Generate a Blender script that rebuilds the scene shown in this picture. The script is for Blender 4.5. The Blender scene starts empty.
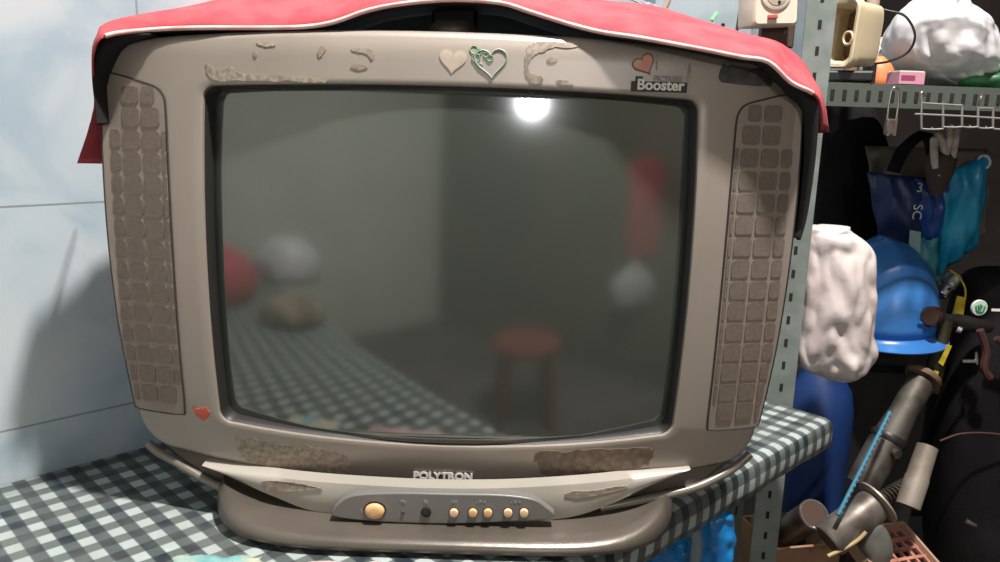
import bpy, bmesh, math, random
from mathutils import Vector, Matrix, noise
random.seed(7)
scn = bpy.context.scene
COL = scn.collection

# ------------------------------------------------------------------ camera
PITCH, ROLL, FPX = math.radians(11.7), math.radians(1.7), 790.0
CAM = Vector((0, 0, 1.12))
FW = Vector((0, math.cos(PITCH), -math.sin(PITCH)))
R0 = Vector((1, 0, 0)); U0 = Vector((0, math.sin(PITCH), math.cos(PITCH)))
RT = R0*math.cos(ROLL) + U0*math.sin(ROLL)
UP = -R0*math.sin(ROLL) + U0*math.cos(ROLL)
cd = bpy.data.cameras.new('camera'); cam = bpy.data.objects.new('camera', cd); COL.objects.link(cam)
cd.sensor_width = 36; cd.lens = FPX/1000*36; cd.clip_start = 0.02
M = Matrix((RT, UP, -FW)).transposed().to_4x4(); M.translation = CAM
cam.matrix_world = M
scn.camera = cam

# ------------------------------------------------------------------ world, lights, exposure
w = bpy.data.worlds.new('world'); scn.world = w; w.use_nodes = True
w.node_tree.nodes['Background'].inputs[0].default_value = (0.75, 0.85, 1, 1)
w.node_tree.nodes['Background'].inputs[1].default_value = 0.05
scn.view_settings.view_transform = 'Standard'; scn.view_settings.look = 'None'
scn.view_settings.gamma = 1; scn.view_settings.exposure = 0.0
scn.view_settings.use_curve_mapping = False
def area(name, loc, target, size, power, col):
    l = bpy.data.lights.new(name, 'AREA'); l.size = size; l.energy = power; l.color = col
    o = bpy.data.objects.new(name, l); COL.objects.link(o); o.location = loc
    d = Vector(target)-Vector(loc); o.rotation_euler = d.to_track_quat('-Z', 'Y').to_euler()
    return o
LAMP = Vector((0.36, 0.32, 2.84)); WLAMP = Vector((0.355, -1.42, 1.675))
area('ceiling_lamp_light', LAMP+Vector((0, 0, -0.012)), (0.30, 0.32, 0), 0.10, 94, (1.0, 0.95, 0.90))
area('wall_lamp_light', WLAMP+Vector((-0.026, 0.036, 0)), (-0.1, 0.66, 1.05), 0.06, 5.8, (0.95, 0.97, 1.0))

# ------------------------------------------------------------------ helpers
S2 = math.sqrt(0.5)
def ray(x, y): return FW + RT*((x-500)/FPX) - UP*((y-281)/FPX)
def W(x, y, Y):                                  # the point of a vertical plane at distance Y
    d = ray(x, y); return CAM + d*(Y/d.y)
def WZ(x, y, Z):
    d = ray(x, y); return CAM + d*((Z-CAM.z)/d.z)
def UV(u, v, z=0): return Vector((S2*(u-v), S2*(u+v), z))       # bench / tile wall frame, turned 45 degrees

MATS = {}
def mat(name, col, rough=0.6, metal=0.0, col2=None, nscale=20, bump=0.0, bscale=60, spec=0.5, emit=None, estr=0, trans=0, detail=4, lo=0.4, hi=0.6, sheen=0):
    if name in MATS: return MATS[name]
    m = bpy.data.materials.new(name); m.use_nodes = True; nt = m.node_tree; b = nt.nodes['Principled BSDF']
    b.inputs['Base Color'].default_value = (*col, 1); b.inputs['Roughness'].default_value = rough
    b.inputs['Metallic'].default_value = metal; b.inputs['Specular IOR Level'].default_value = spec
    if sheen: b.inputs['Sheen Weight'].default_value = sheen
    if trans: b.inputs['Transmission Weight'].default_value = trans
    tc = nt.nodes.new('ShaderNodeTexCoord')
    if col2:
        n = nt.nodes.new('ShaderNodeTexNoise'); n.inputs['Scale'].default_value = nscale; n.inputs['Detail'].default_value = detail
        nt.links.new(tc.outputs['Object'], n.inputs['Vector'])
        r = nt.nodes.new('ShaderNodeValToRGB'); r.color_ramp.elements[0].position = lo; r.color_ramp.elements[1].position = hi
        r.color_ramp.elements[0].color = (*col, 1); r.color_ramp.elements[1].color = (*col2, 1)
        nt.links.new(n.outputs['Fac'], r.inputs[0]); nt.links.new(r.outputs[0], b.inputs['Base Color'])
    if bump:
        n = nt.nodes.new('ShaderNodeTexNoise'); n.inputs['Scale'].default_value = bscale; n.inputs['Detail'].default_value = 3
        nt.links.new(tc.outputs['Object'], n.inputs['Vector'])
        bp = nt.nodes.new('ShaderNodeBump'); bp.inputs['Strength'].default_value = bump; bp.inputs['Distance'].default_value = 0.002
        nt.links.new(n.outputs['Fac'], bp.inputs['Height']); nt.links.new(bp.outputs[0], b.inputs['Normal'])
    if emit:
        b.inputs['Emission Color'].default_value = (*emit, 1); b.inputs['Emission Strength'].default_value = estr
    MATS[name] = m; return m

def obj(name, bm, mats, parent=None, smooth=35, label=None, bevel=0, loc=None):
    me = bpy.data.meshes.new(name)
    bmesh.ops.recalc_face_normals(bm, faces=bm.faces)
    bm.to_mesh(me); bm.free()
    if not isinstance(mats, (list, tuple)): mats = [mats]
    for m in mats: me.materials.append(m)
    if smooth:
        me.polygons.foreach_set('use_smooth', [True]*len(me.polygons)); me.set_sharp_from_angle(angle=math.radians(smooth))
    o = bpy.data.objects.new(name, me); COL.objects.link(o)
    if parent:
        o.parent = parent; p = parent; off = Vector((0, 0, 0))
        while p: off += p.location; p = p.parent
        o.location = -off                        # meshes are written in world coordinates
    if label: o['label'] = label
    if bevel:
        b = o.modifiers.new('bevel', 'BEVEL'); b.width = bevel; b.segments = 2; b.limit_method = 'ANGLE'; b.angle_limit = math.radians(40)
    return o
def tag(o, label, cat, group=None, kind=None):
    o['label'] = label; o['category'] = cat
    if group: o['group'] = group
    if kind: o['kind'] = kind
    return o
def thing(name, loc, label, cat, group=None):
    o = bpy.data.objects.new(name, None); COL.objects.link(o); o.location = loc; o.empty_display_size = 0.05
    return tag(o, label, cat, group)
def B(): return bmesh.new()
def face(bm, vs, mi=0):
    try:
        f = bm.faces.new(vs); f.material_index = mi; return f
    except ValueError: return None
def box(bm, c, s, rot=None, mi=0):
    c = Vector(c); vs = []
    for dx in (-.5, .5):
        for dy in (-.5, .5):
            for dz in (-.5, .5):
                p = Vector((dx*s[0], dy*s[1], dz*s[2]))
                if rot is not None: p = rot @ p
                vs.append(bm.verts.new(c+p))
    for q in ((0,1,3,2),(4,6,7,5),(0,4,5,1),(2,3,7,6),(0,2,6,4),(1,5,7,3)): face(bm, [vs[i] for i in q], mi)
def loft(bm, rings, cap=True, closed=True, mi=0):
    R = [[bm.verts.new(p) for p in r] for r in rings]; n = len(R[0])
    for a, b in zip(R, R[1:]):
        for i in range(n if closed else n-1):
            j = (i+1) % n; face(bm, [a[i], a[j], b[j], b[i]], mi)
    if cap and closed: face(bm, R[0][::-1], mi); face(bm, R[-1], mi)
    return R
def frame(d):
    d = d.normalized(); a = Vector((0, 0, 1)) if abs(d.z) < .9 else Vector((1, 0, 0))
    x = d.cross(a).normalized(); return x, d.cross(x).normalized()
def cyl(bm, p, q, r, r2=None, n=20, cap=True, mi=0):
    p, q = Vector(p), Vector(q); x, y = frame(q-p); r2 = r if r2 is None else r2
    ring = lambda c, rr: [c + x*rr*math.cos(2*math.pi*i/n) + y*rr*math.sin(2*math.pi*i/n) for i in range(n)]
    loft(bm, [ring(p, r), ring(q, r2)], cap, mi=mi)
def turned(bm, p, q, prof, n=28, cap=True, mi=0):          # prof: (t along p-q, radius)
    p, q = Vector(p), Vector(q); x, y = frame(q-p)
    loft(bm, [[p.lerp(q, t) + x*r*math.cos(2*math.pi*i/n) + y*r*math.sin(2*math.pi*i/n) for i in range(n)] for t, r in prof], cap, mi=mi)
def crom(pts, k=8, closed=False):
    pts = [Vector(p) for p in pts]; n = len(pts); out = []
    for i in range(n if closed else n-1):
        if closed: a, b, c, d = pts[i-1], pts[i], pts[(i+1) % n], pts[(i+2) % n]
        else: a, b, c, d = pts[max(i-1, 0)], pts[i], pts[i+1], pts[min(i+2, n-1)]
        for j in range(k):
            t = j/k; out.append(.5*((2*b)+(c-a)*t+(2*a-5*b+4*c-d)*t*t+(3*b-a-3*c+d)*t**3))
    if not closed: out.append(pts[-1])
    return out
def tube(bm, pts, r, n=8, closed=False, k=6, mi=0):
    P = crom(pts, k, closed) if k else [Vector(p) for p in pts]
    rings = []; x = None
    for i, p in enumerate(P):
        d = (P[(i+1) % len(P)] - P[i-1]) if closed else (P[min(i+1, len(P)-1)] - P[max(i-1, 0)])
        if d.length < 1e-9: d = Vector((0, 0, 1))
        d.normalize()
        if x is None: x, _ = frame(d)
        x = (x - d*x.dot(d)).normalized(); y = d.cross(x)
        rings.append([p + x*r*math.cos(2*math.pi*j/n) + y*r*math.sin(2*math.pi*j/n) for j in range(n)])
    if closed: rings.append(rings[0])
    loft(bm, rings, cap=not closed, mi=mi)
    if closed: bmesh.ops.remove_doubles(bm, verts=bm.verts, dist=1e-6)
def prism(bm, poly, d, mi=0):                              # polygon of world points pushed along vector d
    a = [bm.verts.new(p) for p in poly]; b = [bm.verts.new(Vector(p)+d) for p in poly]
    n = len(a); face(bm, a, mi); face(bm, b[::-1], mi)
    for i in range(n): face(bm, [a[i], b[i], b[(i+1) % n], a[(i+1) % n]], mi)
def wobble(bm, amp, sc, seed=0, zonly=False):
    for v in bm.verts:
        q = noise.noise_vector(v.co*sc + Vector((seed*3.1, seed*1.7, seed)))
        v.co += Vector((0, 0, q.z*amp)) if zonly else q*amp
def sheet(bm, grid, mi=0, closed=False):
    R = [[bm.verts.new(p) for p in r] for r in grid]
    for a, b in zip(R, R[1:]):
        for i in range(len(a)-1): face(bm, [a[i], a[i+1], b[i+1], b[i]], mi)
    return R
def solid(o, t, off=-1):
    m = o.modifiers.new('thick', 'SOLIDIFY'); m.thickness = t; m.offset = off; return o
def subd(o, lv=1):
    m = o.modifiers.new('sub', 'SUBSURF'); m.levels = lv; m.render_levels = lv; return o
def text_bm(s, size, origin, xd, zd, depth=0.0004, bold=0.0, sx=1.0, mi=0, align='CENTER', bm=None):
    cu = bpy.data.curves.new('t', 'FONT'); cu.body = s; cu.size = size; cu.extrude = depth/2; cu.offset = bold
    cu.align_x = align; cu.align_y = 'CENTER'; cu.resolution_u = 3
    o = bpy.data.objects.new('t', cu); COL.objects.link(o)
    dg = bpy.context.evaluated_depsgraph_get(); dg.update()
    me = bpy.data.meshes.new_from_object(o.evaluated_get(dg))
    bm = bm or B(); n0 = len(bm.verts); bm.from_mesh(me); bm.verts.ensure_lookup_table()
    nd = Vector(xd).cross(Vector(zd))
    for v in list(bm.verts)[n0:]:
        c = v.co.copy(); v.co = Vector(origin) + Vector(xd)*c.x*sx + Vector(zd)*c.y + nd*c.z
    bpy.data.objects.remove(o); bpy.data.curves.remove(cu); bpy.data.meshes.remove(me)
    return bm
def crumple(bm, rings_spec, n=40, crease=0.12, seed=1, sc=14, pleats=0, ex=2.3, fine=5, amp=None):
    amp = crease*.030 if amp is None else amp
    # rings_spec: (centre, half width x, half depth y); lumpy plastic bag
    rings = []
    rs = crom([Vector(c) for c, a, b in rings_spec], fine); ab = crom([Vector((a, b, 0)) for c, a, b in rings_spec], fine)
    for k, (c, q_) in enumerate(zip(rs, ab)):
        a, b = max(q_.x, .0005), max(q_.y, .0005)
        r = []
        for i in range(n):
            t = 2*math.pi*i/n; cx, sy = math.cos(t), math.sin(t)
            px = math.copysign(abs(cx)**(2/ex), cx); py = math.copysign(abs(sy)**(2/ex), sy)
            p = Vector(c)+Vector((px*a, py*b, 0))
            f = noise.ridged_multi_fractal(p*sc+Vector((seed, seed*2, 0)), 1.0, 2.1, 3, 1.0, 2.0)-1.2
            if pleats: f += .35*math.sin(t*pleats+3*noise.noise(Vector((k*.4/fine, seed, 0))))
            m = 1+crease*f*.5
            q = Vector((p.x, p.y, p.z*.5+p.x*.35)); sh = Vector((seed*1.3, seed*.7, 0))
            cr = abs(noise.noise(q*sc*1.6+sh))+.6*abs(noise.noise(q*sc*3.6-sh))-.35
            e = min(1, a/.03)
            r.append(Vector(c)+Vector((px*(a+amp*cr*.5*e)*(1+(m-1)*.3), py*(b+amp*cr*2.2*e)*m, noise.noise(p*sc*.7)*.006*e)))
        rings.append(r)
    loft(bm, rings)

# ------------------------------------------------------------------ materials
def tile_mat():
    m = bpy.data.materials.new('marbled_tile'); m.use_nodes = True; nt = m.node_tree; L = nt.links; b = nt.nodes['Principled BSDF']
    tc = nt.nodes.new('ShaderNodeTexCoord'); mp = nt.nodes.new('ShaderNodeMapping'); mp.vector_type = 'POINT'
    L.new(tc.outputs['Object'], mp.inputs[0])
    mp.inputs['Location'].default_value = (-0.325+0.75, -0.804+0.2195*4, 0)
    sp = nt.nodes.new('ShaderNodeSeparateXYZ'); cb = nt.nodes.new('ShaderNodeCombineXYZ')
    L.new(tc.outputs['Object'], sp.inputs[0]); L.new(sp.outputs['X'], cb.inputs['X']); L.new(sp.outputs['Z'], cb.inputs['Y'])
    L.new(cb.outputs[0], mp.inputs[0])
    br = nt.nodes.new('ShaderNodeTexBrick'); br.offset = 0; br.squash = 1
    br.inputs['Scale'].default_value = 1; br.inputs['Brick Width'].default_value = 0.25; br.inputs['Row Height'].default_value = 0.2195
    br.inputs['Mortar Size'].default_value = 0.0011; br.inputs['Mortar Smooth'].default_value = 0.1
    L.new(mp.outputs[0], br.inputs['Vector'])
    n = nt.nodes.new('ShaderNodeTexNoise'); n.inputs['Scale'].default_value = 9; n.inputs['Detail'].default_value = 6; n.inputs['Distortion'].default_value = 0.9
    L.new(tc.outputs['Object'], n.inputs['Vector'])
    r = nt.nodes.new('ShaderNodeValToRGB'); e = r.color_ramp.elements
    e[0].position = .33; e[0].color = (.36, .46, .53, 1); e[1].position = .62; e[1].color = (.54, .585, .62, 1)
    x = e.new(.47); x.color = (.46, .54, .59, 1)
    L.new(n.outputs['Fac'], r.inputs[0])
    mx = nt.nodes.new('ShaderNodeMix'); mx.data_type = 'RGBA'
    L.new(br.outputs['Fac'], mx.inputs['Factor']); L.new(r.outputs[0], mx.inputs['A']); mx.inputs['B'].default_value = (.25, .30, .33, 1)
    L.new(mx.outputs['Result'], b.inputs['Base Color']); b.inputs['Roughness'].default_value = .32
    bp = nt.nodes.new('ShaderNodeBump'); bp.invert = True; bp.inputs['Strength'].default_value = .5; bp.inputs['Distance'].default_value = .001
    L.new(br.outputs['Fac'], bp.inputs['Height']); L.new(bp.outputs[0], b.inputs['Normal'])
    return m
def gingham():
    m = bpy.data.materials.new('gingham_cloth'); m.use_nodes = True; nt = m.node_tree; L = nt.links; b = nt.nodes['Principled BSDF']
    tc = nt.nodes.new('ShaderNodeTexCoord'); sp = nt.nodes.new('ShaderNodeSeparateXYZ')
    uvn = nt.nodes.new('ShaderNodeUVMap'); uvn.uv_map = 'UVMap'
    L.new(uvn.outputs[0], sp.inputs[0])
    def stripe(out, per, off):
        a = nt.nodes.new('ShaderNodeMath'); a.operation = 'ADD'; a.inputs[1].default_value = off+10*per; L.new(out, a.inputs[0])
        d = nt.nodes.new('ShaderNodeMath'); d.operation = 'PINGPONG'; d.inputs[1].default_value = per/2; L.new(a.outputs[0], d.inputs[0])
        g = nt.nodes.new('ShaderNodeMapRange'); g.inputs['From Min'].default_value = per/4-.0007; g.inputs['From Max'].default_value = per/4+.0007
        L.new(d.outputs[0], g.inputs['Value']); return g.outputs[0]
    s1 = stripe(sp.outputs['X'], .0245, .0040); s2 = stripe(sp.outputs['Y'], .0275, .0)
    def cm(f, A, Bc):
        x = nt.nodes.new('ShaderNodeMix'); x.data_type = 'RGBA'; L.new(f, x.inputs['Factor'])
        for nm, v in (('A', A), ('B', Bc)):
            if isinstance(v, tuple): x.inputs[nm].default_value = v
            else: L.new(v, x.inputs[nm])
        return x.outputs['Result']
    lightrow = cm(s1, (.40, .45, .44, 1), (.065, .088, .092, 1)); darkrow = cm(s1, (.10, .128, .122, 1), (.016, .023, .032, 1))
    c = cm(s2, lightrow, darkrow)
    n = nt.nodes.new('ShaderNodeTexNoise'); n.inputs['Scale'].default_value = 26; n.inputs['Detail'].default_value = 5
    L.new(tc.outputs['Object'], n.inputs['Vector'])
    r = nt.nodes.new('ShaderNodeMapRange'); r.inputs['From Min'].default_value = .35; r.inputs['From Max'].default_value = .7; r.inputs['To Max'].default_value = .35
    L.new(n.outputs['Fac'], r.inputs['Value'])
    c = cm(r.outputs[0], c, (.19, .19, .17, 1))
    L.new(c, b.inputs['Base Color']); b.inputs['Roughness'].default_value = .45
    return m
def crtbezel():
    m = mat('silver_taupe_plastic', (.325, .278, .238), .36, .25, (.385, .333, .288), 5, .04, 900)
    return m
M_bez = crtbezel()
M_rib = mat('rib_plastic', (.22, .195, .165), .32, .3)
M_strip = mat('pale_silver_plastic', (.44, .405, .355), .38, .2, (.38, .35, .305), 8)
M_low = mat('brown_grey_plastic', (.075, .06, .05), .4, .2, (.10, .085, .07), 12, .1, 700)  # shade of the recess under the trim is put into this dark colour
M_base = mat('grey_brown_plastic', (.095, .080, .064), .30, .3, (.125, .108, .088), 9, .1, 700)
M_black = mat('black_plastic', (.012, .012, .013), .45)
M_rim = mat('dark_screen_rim', (.02, .019, .018), .5)
M_grille = mat('grille_plastic', (.265, .215, .178), .5, .1, (.30, .248, .21), 15)
M_cell = mat('perforated_grille', (.150, .118, .093), .75, 0, (.185, .148, .12), 300, .12, 900, lo=.35, hi=.65)
M_groove = mat('groove_shadow_gap', (.035, .03, .028), .8)
M_screen = mat('crt_glass', (.056, .066, .056), .10, spec=1.0)
M_screen.node_tree.nodes['Principled BSDF'].inputs['IOR'].default_value = 1.8
M_red = mat('red_cloth', (.38, .045, .062), .85, 0, (.46, .075, .09), 30, .4, 500)
M_pipe = mat('pale_hem', (.80, .55, .50), .7, 0, (.75, .38, .36), 60)
M_lining = mat('black_lining', (.010, .008, .009), .85)
M_steel = mat('painted_rack_steel', (.25, .285, .27), .55, .2, (.19, .225, .205), 25)
M_steelg = mat('grey_green_steel', (.11, .13, .112), .55, .3, (.11, .13, .11), 30)
M_cream = mat('cream_plastic', (.70, .60, .42), .5, 0, (.62, .51, .34), 8)
M_white = mat('white_plastic', (.75, .72, .66), .45)
M_bagw = mat('white_bag_film', (.60, .61, .63), .38, 0, (.52, .50, .51), 9, .35, 60)
M_bagp = mat('pinkish_white_bag_film', (.66, .60, .58), .38, 0, (.54, .45, .44), 8, .4, 70)
M_dark = mat('dark_fabric', (.010, .009, .010), .9, 0, (.018, .015, .015), 10, .4, 300, spec=.12)
M_chrome = mat('bright_metal', (.60, .60, .62), .25, 1.0)
M_dull = mat('dull_steel', (.17, .155, .135), .45, .7, (.08, .065, .055), 22)
M_rust = mat('rusty_steel', (.16, .09, .06), .7, .4, (.24, .17, .12), 30)
M_card = mat('cardboard', (.30, .17, .10), .85, 0, (.36, .22, .13), 12)
M_darkwall = mat('shade_painted_wall', (.014, .011, .010), .95, 0, (.03, .025, .022), 3, spec=.12)  # brown wall, with the shelf's shade darkened into its colour
M_pale = mat('pale_grey_green_wall', (.74, .77, .68), .8, 0, (.66, .69, .60), 2)
M_olive = mat('dull_olive_wall', (.085, .085, .06), .8, 0, (.12, .11, .08), 2)

# ------------------------------------------------------------------ setting
def wall(name, u0, u1, v0, v1, z0, z1, m):
    o = B(); box(o, ((u0+u1)/2, (v0+v1)/2, (z0+z1)/2), (u1-u0, v1-v0, z1-z0))
    w_ = obj(name, o, m, smooth=0); w_.rotation_euler = (0, 0, math.radians(45)); w_['kind'] = 'structure'; return w_
ZC = 2.93
wall('wall_back', -1.84, 2.2, .855, .955, 0, ZC, tile_mat())
wall('wall_right', 2.1, 2.2, -1.4, .855, 0, ZC, M_darkwall)
wall('wall_left', -1.84, -1.74, -1.3, .855, 0, ZC, M_pale)
wall('wall_front', -1.84, 2.1, -1.4, -1.3, 0, ZC, M_olive)
wall('floor', -1.84, 2.2, -1.4, .955, -.08, 0, mat('cement_floor', (.10, .09, .08), .7, 0, (.15, .13, .12), 4))
wall('ceiling', -1.84, 2.2, -1.4, .955, ZC, ZC+.08, mat('ceiling_paint', (.45, .44, .42), .9))

# ------------------------------------------------------------------ television
XC = -0.045; D = 0.66
tv = thing('television', (XC, .85, .752), 'old silver-grey tube television with side speakers standing on the checked cloth', 'television')
def rr(hwt, hwb, zt, zb, r, bt, bb, bs=0, ns=14, nc=8, rb=None):
    """rounded quadrilateral outline, counter-clockwise from the top right; bt/bb/bs bow the top, bottom and sides outward"""
    rb = rb or r; out = []
    def arc(cx, cz, a0, rad):
        for i in range(nc+1): a = math.radians(a0+90*i/nc); out.append((cx+rad*math.cos(a), cz+rad*math.sin(a)))
    def line(p, q, bx, bz):
        for i in range(1, ns):
            t = i/ns; k = 4*t*(1-t); out.append((p[0]+(q[0]-p[0])*t+bx*k, p[1]+(q[1]-p[1])*t+bz*k))
    arc(hwt-r, zt-r, 0, r); line((hwt-r, zt), (-hwt+r, zt), 0, bt)
    arc(-hwt+r, zt-r, 90, r); line((-hwt, zt-r), (-hwb, zb+rb), -bs, 0)
    arc(-hwb+rb, zb+rb, 180, rb); line((-hwb+rb, zb), (hwb-rb, zb), 0, -bb)
    arc(hwb-rb, zb+rb, 270, rb); line((hwb, zb+rb), (hwt, zt-r), bs, 0)
    return out
def yf(x, z):                                            # front surface of the frame, x from the centre line
    a = min(1, abs(x)/.29); t = max(0, (z-1.165)/.03)
    return D + .020*a**4 + .010*t*t + .30*(z-1.0)**2 + .004*max(0, (.85-z)/.04)
hole = rr(.2050, .2045, 1.1385, .8425, .010, .005, .016, .003, rb=.012)
outer = rr(.293, .279, 1.170, .814, .034, .012, .026, .008, rb=.030)
def lerp2(a, b, t): return (a[0]+(b[0]-a[0])*t, a[1]+(b[1]-a[1])*t)
def P3(q, dy=0): return Vector((XC+q[0], yf(*q)+dy, q[1]))
bm = B(); rings = []
def off(o, d):                                           # grow an outline
    n = len(o); res = []
    for i in range(n):
        ax, az = o[i-1]; bx, bz = o[(i+1) % n]; tx, tz = bx-ax, bz-az; l = math.hypot(tx, tz) or 1
        res.append((o[i][0]+tz/l*d, o[i][1]-tx/l*d))
    return res
rings.append([P3(q, .024) for q in off(hole, -.001)])
rings.append([P3(q, .004) for q in hole]); rings.append([P3(q, .0008) for q in off(hole, .0010)]); rings.append([P3(q) for q in off(hole, .0028)])
h2 = off(hole, .0028)
for k in range(1, 12): rings.append([P3(lerp2(a, b, k/12)) for a, b in zip(h2, outer)])
for d, dy in ((0, 0), (.003, .0012), (.0055, .005), (.0065, .010), (.007, .016), (.004, .034)):
    rings.append([Vector((XC+a[0], yf(*b)+dy, a[1])) for a, b in zip(off(outer, d), outer)])
loft(bm, rings, cap=False)
obj('front_frame', bm, M_bez, tv, smooth=50)
# screen rim (black) and glass
RR = 1.20; CY = D+.003+RR; CZ = .99
def ys(x, z): return CY - math.sqrt(RR*RR - x*x - (z-CZ)**2)
inner = rr(.2015, .2015, 1.1360, .8445, .012, .005, .016, .003, rb=.013)
bm = B()
loft(bm, [[P3(q, .0035) for q in off(hole, -.0002)], [P3(q, .006) for q in off(hole, -.002)],
          [Vector((XC+q[0], ys(*q)-.0005, q[1])) for q in inner], [Vector((XC+q[0], ys(*q)+.004, q[1])) for q in off(inner, -.001)]], cap=False)
obj('screen_rim', bm, M_rim, tv, smooth=60)
bm = B(); g = []
for j in range(33):
    z = .828+.318*j/32; g.append([Vector((XC+x, ys(x, z), z)) for x in [-.207+.414*i/40 for i in range(41)]])
sheet(bm, g); scr = obj('screen', bm, M_screen, tv, smooth=80, label='dark grey-green curved glass screen'); solid(scr, .008, 1)
# rear cabinet
bm = B()
def rsec(y, hw, zt, zb, r): return [Vector((XC+a, y, b)) for a, b in rr(hw, hw*.97, zt, zb, r, .004, .004, .002)]
loft(bm, [rsec(D+.030, .290, 1.165, .828, .03), rsec(D+.045, .300, 1.167, .826, .03), rsec(D+.085, .296, 1.165, .820, .03), rsec(D+.13, .27, 1.163, .82, .04), rsec(D+.22, .21, 1.14, .82, .05), rsec(D+.31, .15, 1.09, .83, .05), rsec(D+.37, .11, 1.05, .84, .04)])
cab = obj('rear_cabinet', bm, M_black, tv, smooth=50)
for sx in (-1, 1):
    bm = B()
    for k in range(14): box(bm, (XC+sx*.301, D+.070, .87+k*.019), (.006, .022, .003))
    obj('vent_slats', bm, M_dull, cab)
bm = B(); c0 = W(453, 25, D+.055)
turned(bm, (c0.x, D+.055, 1.180), (c0.x, D+.055, 1.200), ((0, .021), (.6, .021), (.85, .019), (1, .015)), 24)
obj('antenna_socket', bm, M_dull, tv, label='grey round socket on top of the case')
bm = B(); box(bm, (c0.x, D+.085, 1.195), (.040, .03, .045)); obj('top_block', bm, M_black, tv, bevel=.003)
def conform(bm, pts, dy):                                # thin film following the curved front
    f = bm.faces.new([bm.verts.new(p) for p in pts]); bmesh.ops.triangulate(bm, faces=[f])
    for _ in range(2): bmesh.ops.subdivide_edges(bm, edges=bm.edges[:], cuts=1, use_grid_fill=True)
    for v in bm.verts: v.co.y = yf(v.co.x-XC, v.co.z)+dy
    r = bmesh.ops.extrude_face_region(bm, geom=bm.faces[:])
    for v in r['geom']:
        if isinstance(v, bmesh.types.BMVert): v.co.y += .0012
# speaker grilles
GO = [(.2320, .853), (.2320, .90), (.2322, 1.0), (.2327, 1.08), (.2333, 1.120), (.2352, 1.1305), (.2405, 1.1365), (.252, 1.1405), (.266, 1.1445), (.278, 1.147), (.2825, 1.1445), (.2842, 1.138), (.2855, 1.08), (.2850, 1.0), (.2818, .92), (.2760, .857), (.2742, .8510), (.270, .8490), (.25, .8478), (.2355, .8480)]
gw = lambda x: .2366+(x-.2320)*1.14
GO = [(gw(x), z) for x, z in GO]
def gx(z): 
    for (x0, z0), (x1, z1) in zip(GO[11:15], GO[12:16]):
        if z1 <= z <= z0: return x0+(x1-x0)*(z-z0)/(z1-z0)
    return GO[15][0] if z < .9 else GO[11][0]
for sx in (-1, 1):
    pts = [P3((sx*p.x, p.y), 0) for p in crom([(x, z, 0) for x, z in GO], 4, True)]
    bm = B(); conform(bm, pts, -.0012)
    gr = obj('speaker_grille', bm, M_grille, tv, smooth=45, label='tapered brownish speaker grille of square perforated cells, '+('left' if sx < 0 else 'right')+' of the screen')
    bm = B(); tube(bm, [p+Vector((0, -.0008, 0)) for p in pts], .0008, 6, True, 0); obj('grille_groove', bm, M_groove, gr)
    bm = B(); cols = [(.2388, .2418), (.2438, .2596), (.2620, .2780), (.2806, .2905)]
    for k in range(15):
        z0 = .8580+k*.0189; z1 = z0+.0158
        for ci, (a, b_) in enumerate(cols):
            if ci == 0 and (k > 12 or k < 1): continue
            if ci == 3 and k > 12: continue
            if k == 14:
                z1 = min(z0+.0158, 1.1365); 
                if ci == 1: a += .004
            b2 = min(b_, gx(z0)-.0022, gx(z1)-.0022)
            if b2-a < .0018: continue
            r = min(.0028, (b2-a)/3); ring = []
            for (x, z, dx, dz) in ((a, z0, 1, 1), (b2, z0, -1, 1), (b2, z1, -1, -1), (a, z1, 1, -1)):
                q = [(x, z+dz*r), (x+dx*r*.3, z+dz*r*.3), (x+dx*r, z)]
                ring += q if dx == dz else q[::-1]
            prism(bm, [P3((sx*x, z), -.0018) for x, z in ring], Vector((0, .0012, 0)))
    obj('perforated_cells', bm, M_cell, gr, smooth=0)
# lower body behind the trim
def plan(a, b, yc, z, n=4.6, m=64, zf=None):
    out = []
    for i in range(m):
        t = 2*math.pi*i/m; c, s = math.cos(t), math.sin(t)
        x = math.copysign(abs(c)**(2/n), c)*a; y = math.copysign(abs(s)**(2/n), s)*b
        out.append(Vector((XC+x, yc+y, z if zf is None else zf(x, y, z))))
    return out
bm = B()
def plan2(a, z, y0=.681, y1=.94, r=.010):
    out = []
    for cx, cy, a0 in ((a-r, y1-r, 0), (-a+r, y1-r, 90), (-a+r, y0+r, 180), (a-r, y0+r, 270)):
        for i in range(6): t = math.radians(a0+18*i); out.append(Vector((XC+cx+r*math.cos(t), cy+r*math.sin(t), z)))
    return out
RIBL = [W(x, y, .681) for x, y in ((157, 451), (176, 462), (196, 473), (214, 484))]
loft(bm, [plan2(.262, .834, .712), plan2(.264, .824, .706)]+[plan2(XC-p.x+.004*(3-k)/3, p.z, (.696, .687, .683, .681)[k]) for k, p in enumerate(RIBL)]+[plan2(.208, .766)])
obj('lower_body', bm, M_low, tv, smooth=50)
# pedestal base
bm = B(); zf = lambda x, y, z: z + .024*min(1, (z-.758)/.008)*(abs(x)/.21)**8
loft(bm, [plan(.206, .182, .80, .7525, 4.6), plan(.212, .187, .80, .7535, 4.6), plan(.2165, .191, .80, .7565, 4.6), plan(.218, .192, .80, .760, 4.6, zf=zf),
          plan(.217, .189, .80, .7635, 4.6, zf=zf), plan(.213, .183, .80, .766, 4.6, zf=zf), plan(.206, .170, .80, .7675, 4.6, zf=zf), plan(.20, .14, .80, .7680, 4.6, zf=zf)])
obj('pedestal_base', bm, M_base, tv, smooth=60)
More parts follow.
